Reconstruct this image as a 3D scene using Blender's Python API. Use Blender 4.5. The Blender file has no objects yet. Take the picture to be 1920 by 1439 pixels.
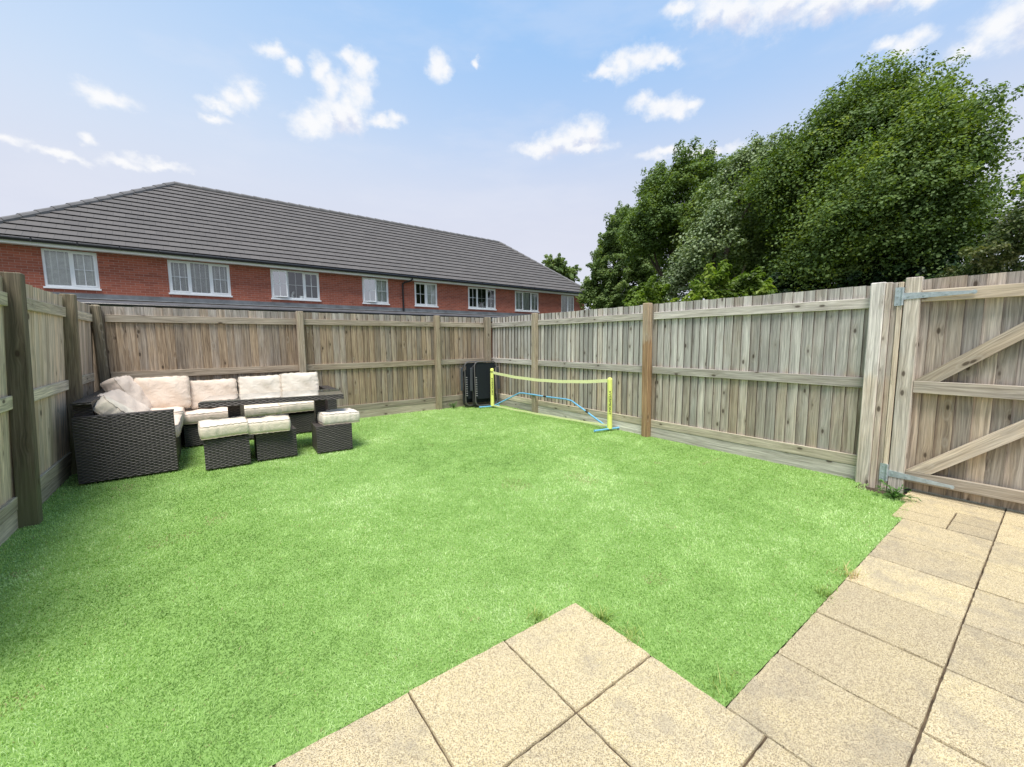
import bpy, math, random
import numpy as np
from mathutils import Vector, Matrix

rad = math.radians
scene = bpy.context.scene
COL = scene.collection

# ------------------------------------------------------------------ camera
cam_d = bpy.data.cameras.new("camera")
cam = bpy.data.objects.new("camera", cam_d)
COL.objects.link(cam)
cam_d.sensor_width = 36.0
cam_d.sensor_fit = 'HORIZONTAL'
cam_d.lens = 14.527
cam_d.clip_start = 0.05
cam_d.clip_end = 3000.0
_r = Vector((0.803171, -0.595704, -0.007292))
_d = Vector((-0.067808, -0.079249, -0.994546))
_f = Vector((0.591877, 0.799285, -0.104044))
M = Matrix((( _r.x, -_d.x, -_f.x), (_r.y, -_d.y, -_f.y), (_r.z, -_d.z, -_f.z))).to_4x4()
M.translation = Vector((0, 0, 1.3308))
cam.matrix_world = M
scene.camera = cam

# ------------------------------------------------------------------ light
SUN_AZ, SUN_EL = rad(-135), rad(69)       # azimuth from +Y towards +X
SUN_STRENGTH, SUN_ANGLE = 2.8, rad(26)
SKY_STRENGTH = 0.12
EXPOSURE = 1.0

scene.view_settings.view_transform = 'Standard'
scene.view_settings.look = 'None'
scene.view_settings.gamma = 1.0
scene.view_settings.use_curve_mapping = False
scene.view_settings.exposure = EXPOSURE
scene.cycles.max_bounces = 6
scene.cycles.transparent_max_bounces = 8

sun_d = bpy.data.lights.new("sun", 'SUN')
sun_d.energy = SUN_STRENGTH
sun_d.angle = SUN_ANGLE
sun_d.color = (1.0, 0.95, 0.88)
sun = bpy.data.objects.new("sun", sun_d)
COL.objects.link(sun)
sdir = Vector((math.sin(SUN_AZ) * math.cos(SUN_EL), math.cos(SUN_AZ) * math.cos(SUN_EL), math.sin(SUN_EL)))
sun.rotation_euler = sdir.to_track_quat('Z', 'Y').to_euler()
sun.location = sdir * 30


class NT:
    """small helper round a node tree"""
    def __init__(self, tree):
        self.t = tree
        self.n = tree.nodes
        self.l = tree.links

    def node(self, kind, **kw):
        nd = self.n.new(kind)
        for k, v in kw.items():
            setattr(nd, k, v)
        return nd

    def put(self, sock, v):
        if v is None:
            return
        if isinstance(v, bpy.types.NodeSocket):
            self.l.new(v, sock)
        else:
            if hasattr(sock, 'default_value'):
                dv = sock.default_value
                if hasattr(dv, '__len__') and not hasattr(v, '__len__'):
                    v = [v] * len(dv)
                if hasattr(dv, '__len__') and len(dv) == 4 and len(v) == 3:
                    v = (*v, 1)
                sock.default_value = v

    def math(self, op, a, b=None, c=None, clamp=False):
        nd = self.node('ShaderNodeMath', operation=op)
        nd.use_clamp = clamp
        self.put(nd.inputs[0], a)
        self.put(nd.inputs[1], b)
        self.put(nd.inputs[2], c)
        return nd.outputs[0]

    def vmath(self, op, a, b=None, out=0):
        nd = self.node('ShaderNodeVectorMath', operation=op)
        self.put(nd.inputs[0], a)
        self.put(nd.inputs[1], b)
        return nd.outputs[out]

    def mix(self, fac, a, b, blend='MIX'):
        nd = self.node('ShaderNodeMix', data_type='RGBA', blend_type=blend)
        self.put(nd.inputs[0], fac)
        self.put(nd.inputs[6], a)
        self.put(nd.inputs[7], b)
        return nd.outputs[2]

    def noise(self, vec, scale, detail=3.0, rough=0.55, out=0, dist=0.0):
        nd = self.node('ShaderNodeTexNoise')
        self.put(nd.inputs['Vector'], vec)
        self.put(nd.inputs['Scale'], scale)
        self.put(nd.inputs['Detail'], detail)
        self.put(nd.inputs['Roughness'], rough)
        self.put(nd.inputs['Distortion'], dist)
        return nd.outputs[out]

    def remap(self, v, a, b, c=0.0, d=1.0, smooth=False):
        nd = self.node('ShaderNodeMapRange')
        if smooth:
            nd.interpolation_type = 'SMOOTHSTEP'
        self.put(nd.inputs[0], v)
        for i, x in enumerate((a, b, c, d)):
            self.put(nd.inputs[i + 1], x)
        return nd.outputs[0]

    def scale(self, vec, s):
        nd = self.node('ShaderNodeMapping')
        self.put(nd.inputs[0], vec)
        self.put(nd.inputs['Scale'], s)
        return nd.outputs[0]

    def attr(self, name, out=2):
        nd = self.node('ShaderNodeAttribute')
        nd.attribute_name = name
        return nd.outputs[out]

    def comb(self, x, y, z=0.0):
        nd = self.node('ShaderNodeCombineXYZ')
        self.put(nd.inputs[0], x)
        self.put(nd.inputs[1], y)
        self.put(nd.inputs[2], z)
        return nd.outputs[0]

    def sep(self, v):
        nd = self.node('ShaderNodeSeparateXYZ')
        self.put(nd.inputs[0], v)
        return nd.outputs

    def bump(self, h, strength=0.5, dist=0.01):
        nd = self.node('ShaderNodeBump')
        self.put(nd.inputs['Height'], h)
        self.put(nd.inputs['Strength'], strength)
        self.put(nd.inputs['Distance'], dist)
        return nd.outputs[0]


# ------------------------------------------------------------------ sky
world = bpy.data.worlds.new("World")
scene.world = world
world.use_nodes = True
w = NT(world.node_tree)
for nd in list(w.n):
    w.n.remove(nd)
w_out = w.node('ShaderNodeOutputWorld')
w_bg = w.node('ShaderNodeBackground')
w.l.new(w_bg.outputs[0], w_out.inputs[0])
w_bg.inputs[1].default_value = SKY_STRENGTH
sky = w.node('ShaderNodeTexSky', sky_type='NISHITA')
sky.sun_disc = False
sky.sun_elevation = SUN_EL
sky.sun_rotation = SUN_AZ
sky.altitude = 50
sky.air_density = 1.0
sky.dust_density = 1.5
sky.ozone_density = 1.0
geo = w.node('ShaderNodeTexCoord').outputs['Generated']
sx, sy, sz = w.sep(geo)
az = w.math('MULTIPLY', w.math('ARCTAN2', sx, sy), 57.2958)
el = w.math('MULTIPLY', w.math('ARCSINE', sz), 57.2958)
# thin haze that brightens the sky towards the horizon and towards the sun
K = 1.0 / SKY_STRENGTH / (2 ** EXPOSURE)
def lin(r, g, b):
    f = lambda c: ((c / 255 + 0.055) / 1.055) ** 2.4 if c > 10 else c / 255 / 12.92
    return tuple(f(c) for c in (r, g, b))
def skyc(r, g, b):
    return tuple(x * K for x in lin(r, g, b))
ramp_h = w.remap(el, 10, 38, 0, 1, True)
hz = w.mix(ramp_h, skyc(222, 228, 243), skyc(156, 201, 250))
leftf = w.math('MULTIPLY', w.remap(az, 50, -15, 0, 1, True), w.remap(el, 60, 20, 0.0, 0.6))
hz = w.mix(leftf, hz, skyc(224, 238, 252))
lav = w.remap(el, 27, 10, 0.0, 0.9, True)
hz = w.mix(lav, hz, skyc(224, 224, 236))
base = w.mix(0.9, sky.outputs[0], hz)
# fair-weather clouds, each a patch of direction space broken up by noise
nz_v = w.scale(geo, (1, 1, 1.25))
wob = w.noise(nz_v, 22.0, 5, 0.6, out=1)
wobv = w.vmath('SUBTRACT', wob, (0.5, 0.5, 0.5))
sc_ = w.node('ShaderNodeVectorMath', operation='SCALE')
w.l.new(wobv, sc_.inputs[0])
sc_.inputs['Scale'].default_value = 2.6
pos = w.vmath('ADD', w.comb(az, el, 0), sc_.outputs[0])
posx, posy, _ = w.sep(pos)
pos = w.comb(posx, posy, 0)
CLOUDS = [  # azimuth, elevation, half width, half height (degrees)
    (12.0, 24.4, 1.5, 1.0), (13.6, 25.0, 1.4, 1.1), (15.2, 25.6, 1.5, 1.3), (16.6, 26.4, 1.3, 1.5), (14.6, 27.6, 1.0, 1.3), (13.6, 29.0, 0.8, 0.9),
    (17.6, 28.0, 1.1, 1.3), (18.3, 30.0, 1.0, 1.1), (16.6, 30.8, 1.0, 0.6), (19.9, 25.6, 1.3, 0.5),
    (5.9, 26.0, 1.1, 0.8), (4.4, 25.0, 1.1, 0.7), (3.0, 24.1, 1.0, 0.45), (2.6, 22.9, 0.9, 0.35), (8.6, 29.8, 1.1, 0.5), (10.6, 29.0, 0.8, 0.6),
    (27.3, 31.2, 0.9, 0.95), (28.1, 30.9, 0.7, 0.6), (32.3, 31.8, 0.35, 0.3), (-5.8, 22.3, 1.5, 0.55),
    (40.5, 23.4, 2.3, 0.55), (43.0, 24.0, 2.2, 0.9), (45.3, 24.8, 1.8, 1.1), (47.2, 24.8, 1.3, 1.2), (46.0, 23.5, 2.6, 0.5),
    (48.5, 30.2, 1.4, 0.45), (50.6, 30.7, 1.7, 0.9), (52.8, 31.2, 1.6, 0.9), (55.0, 30.8, 1.4, 0.7), (56.4, 30.4, 0.9, 0.5),
    (53.0, 27.0, 1.2, 0.6), (55.6, 26.3, 1.7, 0.7), (57.8, 26.0, 1.3, 0.6), (59.0, 26.2, 0.8, 0.5),
    (57.6, 34.4, 1.6, 0.5), (61.0, 33.8, 2.4, 0.9), (64.0, 33.2, 2.6, 1.4), (68.0, 32.4, 3.0, 1.5), (72.0, 31.6, 3.0, 1.3), (76.0, 30.4, 2.6, 0.9), (79.5, 29.0, 2.0, 0.5),
    (82.6, 24.3, 1.2, 0.5), (84.2, 25.0, 1.4, 1.1), (86.4, 25.6, 2.0, 1.6), (78.4, 26.0, 1.2, 0.6), (76.8, 26.6, 0.8, 0.4),
    (-2.5, 17.7, 1.8, 0.35), (-5.2, 17.2, 1.3, 0.35), (-9.5, 16.6, 1.4, 0.28), (-7.7, 18.6, 0.5, 0.35), (-12.9, 16.9, 1.2, 0.3),
    (21.8, 26.0, 1.0, 0.5), (56.5, 22.0, 2.6, 0.4), (61.0, 21.2, 2.6, 0.45),
    (-40, 30, 8, 3), (-60, 24, 9, 3), (110, 30, 9, 3), (130, 22, 8, 3), (-100, 35, 9, 4), (170, 28, 9, 3), (-150, 30, 8, 3), (95, 45, 7, 4), (-30, 50, 9, 4), (40, 60, 12, 4),
]
def cloud_field(shift, clouds):
    acc_ = None
    for (ca, ce, ca_w, ce_h) in clouds:
        mp = w.node('ShaderNodeMapping', vector_type='TEXTURE')
        w.l.new(pos, mp.inputs[0])
        mp.inputs['Location'].default_value = (ca, ce - shift, 0)
        mp.inputs['Scale'].default_value = (ca_w * 1.3, ce_h * 1.35, 1)
        ln = w.vmath('LENGTH', mp.outputs[0], out=1)
        acc_ = ln if acc_ is None else w.math('SMOOTH_MIN', acc_, ln, 0.25)
    return acc_
acc = cloud_field(0.0, CLOUDS)
acc_up = cloud_field(0.8, [c for c in CLOUDS if c[2] * c[3] > 1.55 and -20 < c[0] < 90][:16])
puff = w.noise(nz_v, 34.0, 8, 0.62)
fine = w.noise(nz_v, 60.0, 4, 0.6)
dens = w.math('SUBTRACT', w.math('ADD', 1.42, w.math('MULTIPLY', w.math('SUBTRACT', puff, 0.5), 1.7)), acc)
dens = w.remap(dens, -0.10, 1.3, 0, 1, True)
# shade within a cloud: paler where it is thick and high, lavender towards the base
soft = w.remap(w.math('ADD', puff, w.math('MULTIPLY', fine, 0.4)), 0.45, 0.95, 0, 1)
top_lit = w.remap(w.math('ADD', w.math('SUBTRACT', acc_up, acc), w.math('MULTIPLY', w.math('SUBTRACT', soft, 0.5), 0.5)), -0.55, 0.15, 0, 1, True)
cl_col = w.mix(top_lit, skyc(222, 225, 241), skyc(254, 254, 255))
dens = w.math('MULTIPLY', dens, 0.92)
veil = w.math('MULTIPLY', w.remap(w.noise(w.scale(geo, (1, 1, 3.5)), 3.2, 5, 0.6), 0.46, 0.75, 0, 1, True), 0.22)
base = w.mix(veil, base, skyc(236, 238, 248))
skyf = w.mix(dens, base, cl_col)
w.l.new(skyf, w_bg.inputs[0])

# ------------------------------------------------------------------ helpers
rng = np.random.RandomState(11)
R = random.Random(5)


class MB:
    """collects faces with uv (metres) and a per-face random number, then becomes one mesh object"""
    def __init__(self):
        self.v, self.f, self.uv, self.r, self.m = [], [], [], [], []

    def face(self, pts, uvs, r, m=0):
        i = len(self.v)
        self.v += [tuple(p) for p in pts]
        self.f.append(tuple(range(i, i + len(pts))))
        self.uv += list(uvs)
        self.r.append(r)
        self.m.append(m)

    def quad_auto(self, pts, r, m=0):
        p = [Vector(q) for q in pts]
        n = (p[1] - p[0]).cross(p[2] - p[0])
        a = [abs(c) for c in n]
        k = a.index(max(a))
        if k == 2:
            uv = [(q.x, q.y) for q in p]
        elif k == 0:
            uv = [(q.y, q.z) for q in p]
        else:
            uv = [(q.x, q.z) for q in p]
        self.face(pts, uv, r, m)

    def box(self, lo, hi, r=None, m=0, ch=0.0):
        """axis aligned box, optional chamfer on all edges along its longest axis"""
        lo, hi = Vector(lo), Vector(hi)
        d = hi - lo
        r = R.random() if r is None else r
        if ch > 0:
            k = max(range(3), key=lambda i: d[i])
            ax = Vector([0, 0, 0]); ax[k] = d[k]
            a1, a2 = [(1, 2), (2, 0), (0, 1)][k]
            w1 = Vector([0, 0, 0]); w1[a1] = d[a1]
            w2 = Vector([0, 0, 0]); w2[a2] = d[a2]
            self.beam(lo, ax, w1, w2, ch, r, m, offset_uv=False)
            return
        x0, y0, z0 = lo
        x1, y1, z1 = hi
        P = [(x0, y0, z0), (x1, y0, z0), (x1, y1, z0), (x0, y1, z0), (x0, y0, z1), (x1, y0, z1), (x1, y1, z1), (x0, y1, z1)]
        for q in ((0, 3, 2, 1), (4, 5, 6, 7), (0, 1, 5, 4), (1, 2, 6, 5), (2, 3, 7, 6), (3, 0, 4, 7)):
            self.quad_auto([P[i] for i in q], r, m)

    def beam(self, o, ax, w1, w2, ch, r, m=0, offset_uv=True, endch=True):
        """prism along ax with chamfered section w1 x w2; uv = (round the section, along)"""
        o, ax, w1, w2 = map(Vector, (o, ax, w1, w2))
        l1, l2, L = w1.length, w2.length, ax.length
        e1, e2, ea = w1 / l1, w2 / l2, ax / L
        c = min(ch, l1 * 0.45, l2 * 0.45)
        sec = [(c, 0), (l1 - c, 0), (l1, c), (l1, l2 - c), (l1 - c, l2), (c, l2), (0, l2 - c), (0, c)]
        ou, ov = (r * 37.3 % 11, r * 91.7 % 17) if offset_uv else (0, 0)
        ce = c if endch else 0
        rings = []
        for (t, s) in ((0, ce), (ce, 0), (L - ce, 0), (L, ce)):
            pts = []
            for (a, b) in sec:
                a2 = min(max(a, s), l1 - s) if s else a
                b2 = min(max(b, s), l2 - s) if s else b
                if s:
                    a2 = l1 / 2 + (a - l1 / 2) * (1 - 2 * s / l1)
                    b2 = l2 / 2 + (b - l2 / 2) * (1 - 2 * s / l2)
                pts.append(o + e1 * a2 + e2 * b2 + ea * t)
            rings.append((pts, t))
        per = [0]
        for i in range(8):
            a, b = sec[i], sec[(i + 1) % 8]
            per.append(per[-1] + math.hypot(a[0] - b[0], a[1] - b[1]))
        flip = e1.cross(e2).dot(ea) < 0
        for k in range(3):
            (A, ta), (B, tb) = rings[k], rings[k + 1]
            for i in range(8):
                j = (i + 1) % 8
                q = [A[i], A[j], B[j], B[i]]
                uv = [(ou + per[i], ov + ta), (ou + per[i + 1], ov + ta), (ou + per[i + 1], ov + tb), (ou + per[i], ov + tb)]
                if flip:
                    q.reverse(); uv.reverse()
                self.face(q, uv, r, m)
        for ring, top in ((rings[0][0], False), (rings[3][0], True)):
            q = list(ring)
            uv = [(ou + s[0], ov + s[1]) for s in sec]
            if top == flip:
                q.reverse(); uv.reverse()
            self.face(q, uv, r, m)

    def tube(self, pts, rad_, n=10, r=None, m=0, caps=True, closed=False):
        pts = [Vector(p) for p in pts]
        rr = rad_ if hasattr(rad_, '__len__') else [rad_] * len(pts)
        r = R.random() if r is None else r
        rings, s = [], 0.0
        N = len(pts)
        up = None
        for i, p in enumerate(pts):
            if closed:
                t = (pts[(i + 1) % N] - pts[i - 1]).normalized()
            else:
                t = (pts[min(i + 1, N - 1)] - pts[max(i - 1, 0)]).normalized()
            if up is None:
                a = Vector((0, 0, 1)) if abs(t.z) < 0.9 else Vector((1, 0, 0))
                up = (a - t * a.dot(t)).normalized()
            else:
                up = (up - t * up.dot(t)).normalized()
            sd = t.cross(up)
            if i:
                s += (p - pts[i - 1]).length
            rings.append(([p + (up * math.cos(2 * math.pi * k / n) + sd * math.sin(2 * math.pi * k / n)) * rr[i] for k in range(n)], s))
        if closed:
            rings.append((rings[0][0], s + (pts[0] - pts[-1]).length))
        for k in range(len(rings) - 1):
            (A, ta), (B, tb) = rings[k], rings[k + 1]
            for i in range(n):
                j = (i + 1) % n
                c = 2 * math.pi * rr[0] / n
                self.face([A[j], A[i], B[i], B[j]], [(c * (i + 1), ta), (c * i, ta), (c * i, tb), (c * (i + 1), tb)], r, m)
        if caps and not closed:
            self.face(rings[0][0], [(0, 0)] * n, r, m)
            self.face(list(reversed(rings[-1][0])), [(0, 0)] * n, r, m)

    def build(self, name, mats, parent=None, smooth=False, weld=False):
        me = bpy.data.meshes.new(name)
        me.from_pydata(self.v, [], self.f)
        uvl = me.uv_layers.new(name='UVMap')
        uvl.data.foreach_set('uv', np.array(self.uv, dtype=np.float32).ravel())
        at = me.attributes.new('rnd', 'FLOAT', 'FACE')
        at.data.foreach_set('value', np.array(self.r, dtype=np.float32))
        mats = mats if isinstance(mats, (list, tuple)) else [mats]
        for mm in mats:
            me.materials.append(mm)
        if len(mats) > 1:
            me.polygons.foreach_set('material_index', np.array(self.m, dtype=np.int32))
        if smooth:
            me.polygons.foreach_set('use_smooth', np.ones(len(self.f), dtype=bool))
        me.update()
        if weld:
            import bmesh
            bm = bmesh.new(); bm.from_mesh(me)
            bmesh.ops.remove_doubles(bm, verts=bm.verts, dist=1e-5)
            bm.to_mesh(me); bm.free()
        o = bpy.data.objects.new(name, me)
        COL.objects.link(o)
        if parent is not None:
            o.parent = parent
        return o


def thing(name, label, cat, loc=(0, 0, 0), rz=0.0, group=None):
    o = bpy.data.objects.new(name, None)
    COL.objects.link(o)
    o.empty_display_size = 0.2
    o.location = loc
    o.rotation_euler = (0, 0, rz)
    return tag(o, label, cat, group)


def tag(o, label=None, cat=None, group=None, kind=None):
    if label: o['label'] = label
    if cat: o['category'] = cat
    if group: o['group'] = group
    if kind: o['kind'] = kind
    return o


def np_mesh(name, V, F, mats, parent=None, rnd=None, corner_uv=None, smooth=False):
    """fast mesh from numpy arrays; F = (n,k)"""
    me = bpy.data.meshes.new(name)
    V = np.asarray(V, dtype=np.float32)
    F = np.asarray(F, dtype=np.int32)
    me.vertices.add(len(V))
    me.vertices.foreach_set('co', V.ravel())
    k = F.shape[1]
    me.loops.add(F.size)
    me.loops.foreach_set('vertex_index', F.ravel())
    me.polygons.add(len(F))
    me.polygons.foreach_set('loop_start', np.arange(0, F.size, k, dtype=np.int32))
    me.polygons.foreach_set('loop_total', np.full(len(F), k, dtype=np.int32))
    if smooth:
        me.polygons.foreach_set('use_smooth', np.ones(len(F), dtype=bool))
    me.update(calc_edges=True)
    if rnd is not None:
        at = me.attributes.new('rnd', 'FLOAT', 'FACE')
        at.data.foreach_set('value', np.asarray(rnd, dtype=np.float32))
    me.materials.append(mats)
    o = bpy.data.objects.new(name, me)
    COL.objects.link(o)
    if parent is not None:
        o.parent = parent
    return o


# ------------------------------------------------------------------ materials
def new_mat(name):
    m = bpy.data.materials.new(name)
    m.use_nodes = True
    t = NT(m.node_tree)
    b = next(n for n in t.n if n.type == 'BSDF_PRINCIPLED')
    return m, t, b


def bset(t, b, **kw):
    names = dict(col='Base Color', rough='Roughness', spec='Specular IOR Level', metal='Metallic', normal='Normal', alpha='Alpha',
                 trans='Transmission Weight', coat='Coat Weight', coatr='Coat Roughness', ior='IOR', sheen='Sheen Weight')
    for k, v in kw.items():
        t.put(b.inputs[names[k]], v)


def plain(name, col, rough=0.5, spec=0.5, metal=0.0, var=0.12, nscale=8.0, bump=0.0):
    m, t, b = new_mat(name)
    co = t.node('ShaderNodeTexCoord').outputs['Object']
    n = t.noise(co, nscale, 4, 0.6)
    c = t.mix(t.remap(n, 0.3, 0.7), [x * (1 - var) for x in col], [min(1, x * (1 + var)) for x in col])
    bset(t, b, col=c, rough=t.remap(n, 0.3, 0.7, rough * 0.9, min(1, rough * 1.1)), spec=spec, metal=metal)
    if bump:
        bset(t, b, normal=t.bump(t.noise(co, nscale * 12, 3, 0.6), bump, 0.003))
    return m


def wood_mat(name, light, dark, grey, split_z=None, grey_amt=0.5, green=0.15, knots=True):
    """sawn timber: uv.x across the grain, uv.y along it (metres)"""
    m, t, b = new_mat(name)
    uvn = t.node('ShaderNodeUVMap')
    uv = uvn.outputs[0]
    u, v, _ = t.sep(uv)
    rnd = t.attr('rnd')
    rnd2 = t.math('FRACT', t.math('MULTIPLY', rnd, 17.31))
    rnd3 = t.math('FRACT', t.math('MULTIPLY', rnd, 53.77))
    rnd4 = t.math('FRACT', t.math('MULTIPLY', rnd, 91.13))
    off = t.math('MULTIPLY', rnd, 41.0)
    u_ = t.math('ADD', u, off)
    # knots
    kv = t.comb(t.math('MULTIPLY', u_, 13.0), t.math('MULTIPLY', t.math('ADD', v, off), 6.0), 0)
    vor = t.node('ShaderNodeTexVoronoi', feature='F1')
    t.put(vor.inputs['Vector'], kv)
    vor.inputs['Scale'].default_value = 1.0
    kd = vor.outputs['Distance']
    ksel = t.math('GREATER_THAN', t.sep(vor.outputs['Color'])[0], 0.72)
    kn = t.math('MULTIPLY', t.remap(kd, 0.21, 0.10, 0, 1, True), ksel)
    khalo = t.math('MULTIPLY', t.remap(kd, 0.6, 0.15, 0, 1, True), ksel)
    # grain
    wig = t.math('MULTIPLY', t.math('SUBTRACT', t.noise(t.comb(t.math('MULTIPLY', u_, 9), t.math('MULTIPLY', v, 1.6), off), 1.0, 2), 0.5), 0.05)
    gu = t.math('ADD', t.math('ADD', u_, wig), t.math('MULTIPLY', khalo, 0.012))
    g1 = t.noise(t.comb(t.math('MULTIPLY', gu, 95), t.math('MULTIPLY', v, 2.6), off), 1.0, 4, 0.6)
    g2 = t.noise(t.comb(t.math('MULTIPLY', gu, 300), t.math('MULTIPLY', v, 9), off), 1.0, 2, 0.5)
    blotch = t.noise(t.comb(t.math('MULTIPLY', u_, 11), t.math('MULTIPLY', v, 2.1), off), 1.0, 4, 0.65)
    g = t.math('ADD', t.math('MULTIPLY', g1, 0.75), t.math('MULTIPLY', g2, 0.25))
    c = t.mix(t.remap(g, 0.38, 0.62), [x * 0.85 for x in dark], [min(1, x * 1.1) for x in light])
    greyf = t.math('ADD', t.math('MULTIPLY', t.math('SUBTRACT', rnd2, 0.5), 0.7), t.math('MULTIPLY', t.math('SUBTRACT', blotch, 0.5), 1.2))
    zz = t.sep(t.node('ShaderNodeNewGeometry').outputs['Position'])[2]
    if split_z is not None:
        zj = t.math('ADD', zz, t.math('MULTIPLY', t.math('SUBTRACT', blotch, 0.5), 0.25))
        ga = t.remap(zj, split_z - 0.06, split_z + 0.06, grey_amt[0], grey_amt[1], True)
    else:
        ga = grey_amt
    greyf = t.math('ADD', greyf, ga, clamp=True)
    gcol = t.mix(t.remap(g, 0.36, 0.64), [x * 0.52 for x in grey], [min(1, x * 1.12) for x in grey])
    c = t.mix(greyf, c, gcol)
    st_ = t.noise(t.comb(t.math('MULTIPLY', u_, 48), t.math('MULTIPLY', v, 1.1), off), 1.0, 3, 0.6)
    sv = t.remap(st_, 0.36, 0.64, 0.80, 1.12)
    c = t.mix(1.0, c, t.comb(sv, sv, sv), 'MULTIPLY')
    # board to board brightness
    br = t.remap(rnd3, 0, 1, 0.70, 1.25)
    c = t.mix(1.0, c, t.comb(br, br, br), 'MULTIPLY')
    # green algae low down and in patches
    gr = t.math('MULTIPLY', t.remap(t.math('ADD', zz, t.math('MULTIPLY', blotch, -0.9)), 0.15, -0.35, 0, 1, True), green * 2)
    gr2 = t.math('MULTIPLY', t.remap(blotch, 0.5, 0.75), green * 0.35)
    c = t.mix(t.math('MAXIMUM', gr, gr2), c, (0.14, 0.15, 0.07))
    if knots:
        c = t.mix(t.math('MULTIPLY', khalo, 0.28), c, [x * 0.55 for x in dark])
        c = t.mix(t.math('MULTIPLY', kn, 0.8), c, (0.05, 0.032, 0.02))
        pale = t.math('MULTIPLY', t.remap(t.math('ABSOLUTE', t.math('SUBTRACT', kd, 0.36)), 0.09, 0.0), t.math('MULTIPLY', ksel, t.math('GREATER_THAN', rnd4, 0.45)))
        c = t.mix(t.math('MULTIPLY', pale, 0.3), c, (0.5, 0.45, 0.38))
    h = t.math('SUBTRACT', t.math('ADD', g1, t.math('MULTIPLY', g2, 0.5)), t.math('MULTIPLY', kn, 0.5))
    bset(t, b, col=c, rough=0.82, spec=0.25, normal=t.bump(h, 0.5, 0.0022))
    return m


W_EDGE = wood_mat('shadow_line_board_edge', (0.14, 0.11, 0.08), (0.07, 0.055, 0.04), (0.12, 0.11, 0.10), None, 0.3, 0.05, False)  # dark sawn edges, coloured to carry the shadow line at each overlap
W_RIGHT = wood_mat('weathered_grey_timber', (0.57, 0.455, 0.335), (0.36, 0.275, 0.195), (0.64, 0.60, 0.55), 0.98, (0.42, 1.0), 0.06)
W_RIGHT_RAIL = wood_mat('pale_weathered_rail', (0.62, 0.57, 0.49), (0.42, 0.37, 0.30), (0.72, 0.67, 0.62), None, 0.5, 0.03)
W_BACK = wood_mat('brown_weathered_timber', (0.42, 0.315, 0.215), (0.235, 0.165, 0.105), (0.45, 0.405, 0.36), 1.66, (0.15, 0.8), 0.08)
W_BACK_RAIL = wood_mat('brown_rail', (0.42, 0.34, 0.25), (0.28, 0.215, 0.15), (0.47, 0.42, 0.34), None, 0.35, 0.05)
W_LEFT = wood_mat('left_fence_timber', (0.72, 0.56, 0.40), (0.50, 0.375, 0.26), (0.68, 0.57, 0.46), 0.98, (0.2, 0.5), 0.06)
W_LEFT_RAIL = wood_mat('left_rail', (0.62, 0.55, 0.40), (0.44, 0.37, 0.26), (0.68, 0.59, 0.48), None, 0.45, 0.04)
W_POST = wood_mat('post_timber', (0.46, 0.375, 0.265), (0.31, 0.24, 0.16), (0.44, 0.395, 0.33), None, 0.2, 0.1)
W_POST_DARK = wood_mat('dark_post_timber', (0.24, 0.19, 0.12), (0.13, 0.10, 0.06), (0.20, 0.175, 0.13), None, 0.3, 0.35)  # same dark tone on every face of the post
W_POST_RED = wood_mat('orange_stained_post', (0.36, 0.23, 0.13), (0.21, 0.125, 0.065), (0.48, 0.39, 0.29), 1.3, (0.1, 0.9), 0.05)
W_GATE = wood_mat('gate_timber', (0.56, 0.44, 0.32), (0.37, 0.28, 0.20), (0.55, 0.50, 0.45), 0.98, (0.25, 0.65), 0.04)
W_GATE_FRAME = wood_mat('gate_frame_timber', (0.56, 0.465, 0.35), (0.42, 0.335, 0.245), (0.55, 0.52, 0.47), None, 0.35, 0.03)

GALV = plain('galvanised_steel', (0.42, 0.48, 0.50), 0.5, 0.5, 0.45, 0.2, 30)
BLACK_PL = plain('black_plastic', (0.012, 0.012, 0.014), 0.35)
WHITE_PVC = plain('white_upvc', (0.80, 0.81, 0.82), 0.3, 0.5, 0, 0.03)
STEEL_DK = plain('dark_powder_coated_steel', (0.035, 0.033, 0.034), 0.4, 0.5, 0.3)
STEEL_BRZ = plain('bronze_grey_tube', (0.17, 0.16, 0.16), 0.35, 0.5, 0.5)
SLING = plain('black_mesh_fabric', (0.008, 0.012, 0.016), 0.75, 0.3, 0, 0.3, 60, 0.3)
PADDED = plain('dark_grey_armrest', (0.05, 0.055, 0.065), 0.5)
LACE = plain('pale_lacing', (0.5, 0.5, 0.5), 0.6)
YELLOW = plain('neon_yellow_sleeve', (0.80, 0.84, 0.22), 0.6, 0.3, 0, 0.05, 20)
YELLOW_PALE = plain('faded_yellow_tape', (0.78, 0.80, 0.42), 0.6, 0.3, 0, 0.08, 30)
BLUE_T = plain('blue_tube', (0.16, 0.42, 0.64), 0.35, 0.5, 0, 0.1, 20)
INK = plain('dark_print', (0.05, 0.06, 0.02), 0.6)


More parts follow.
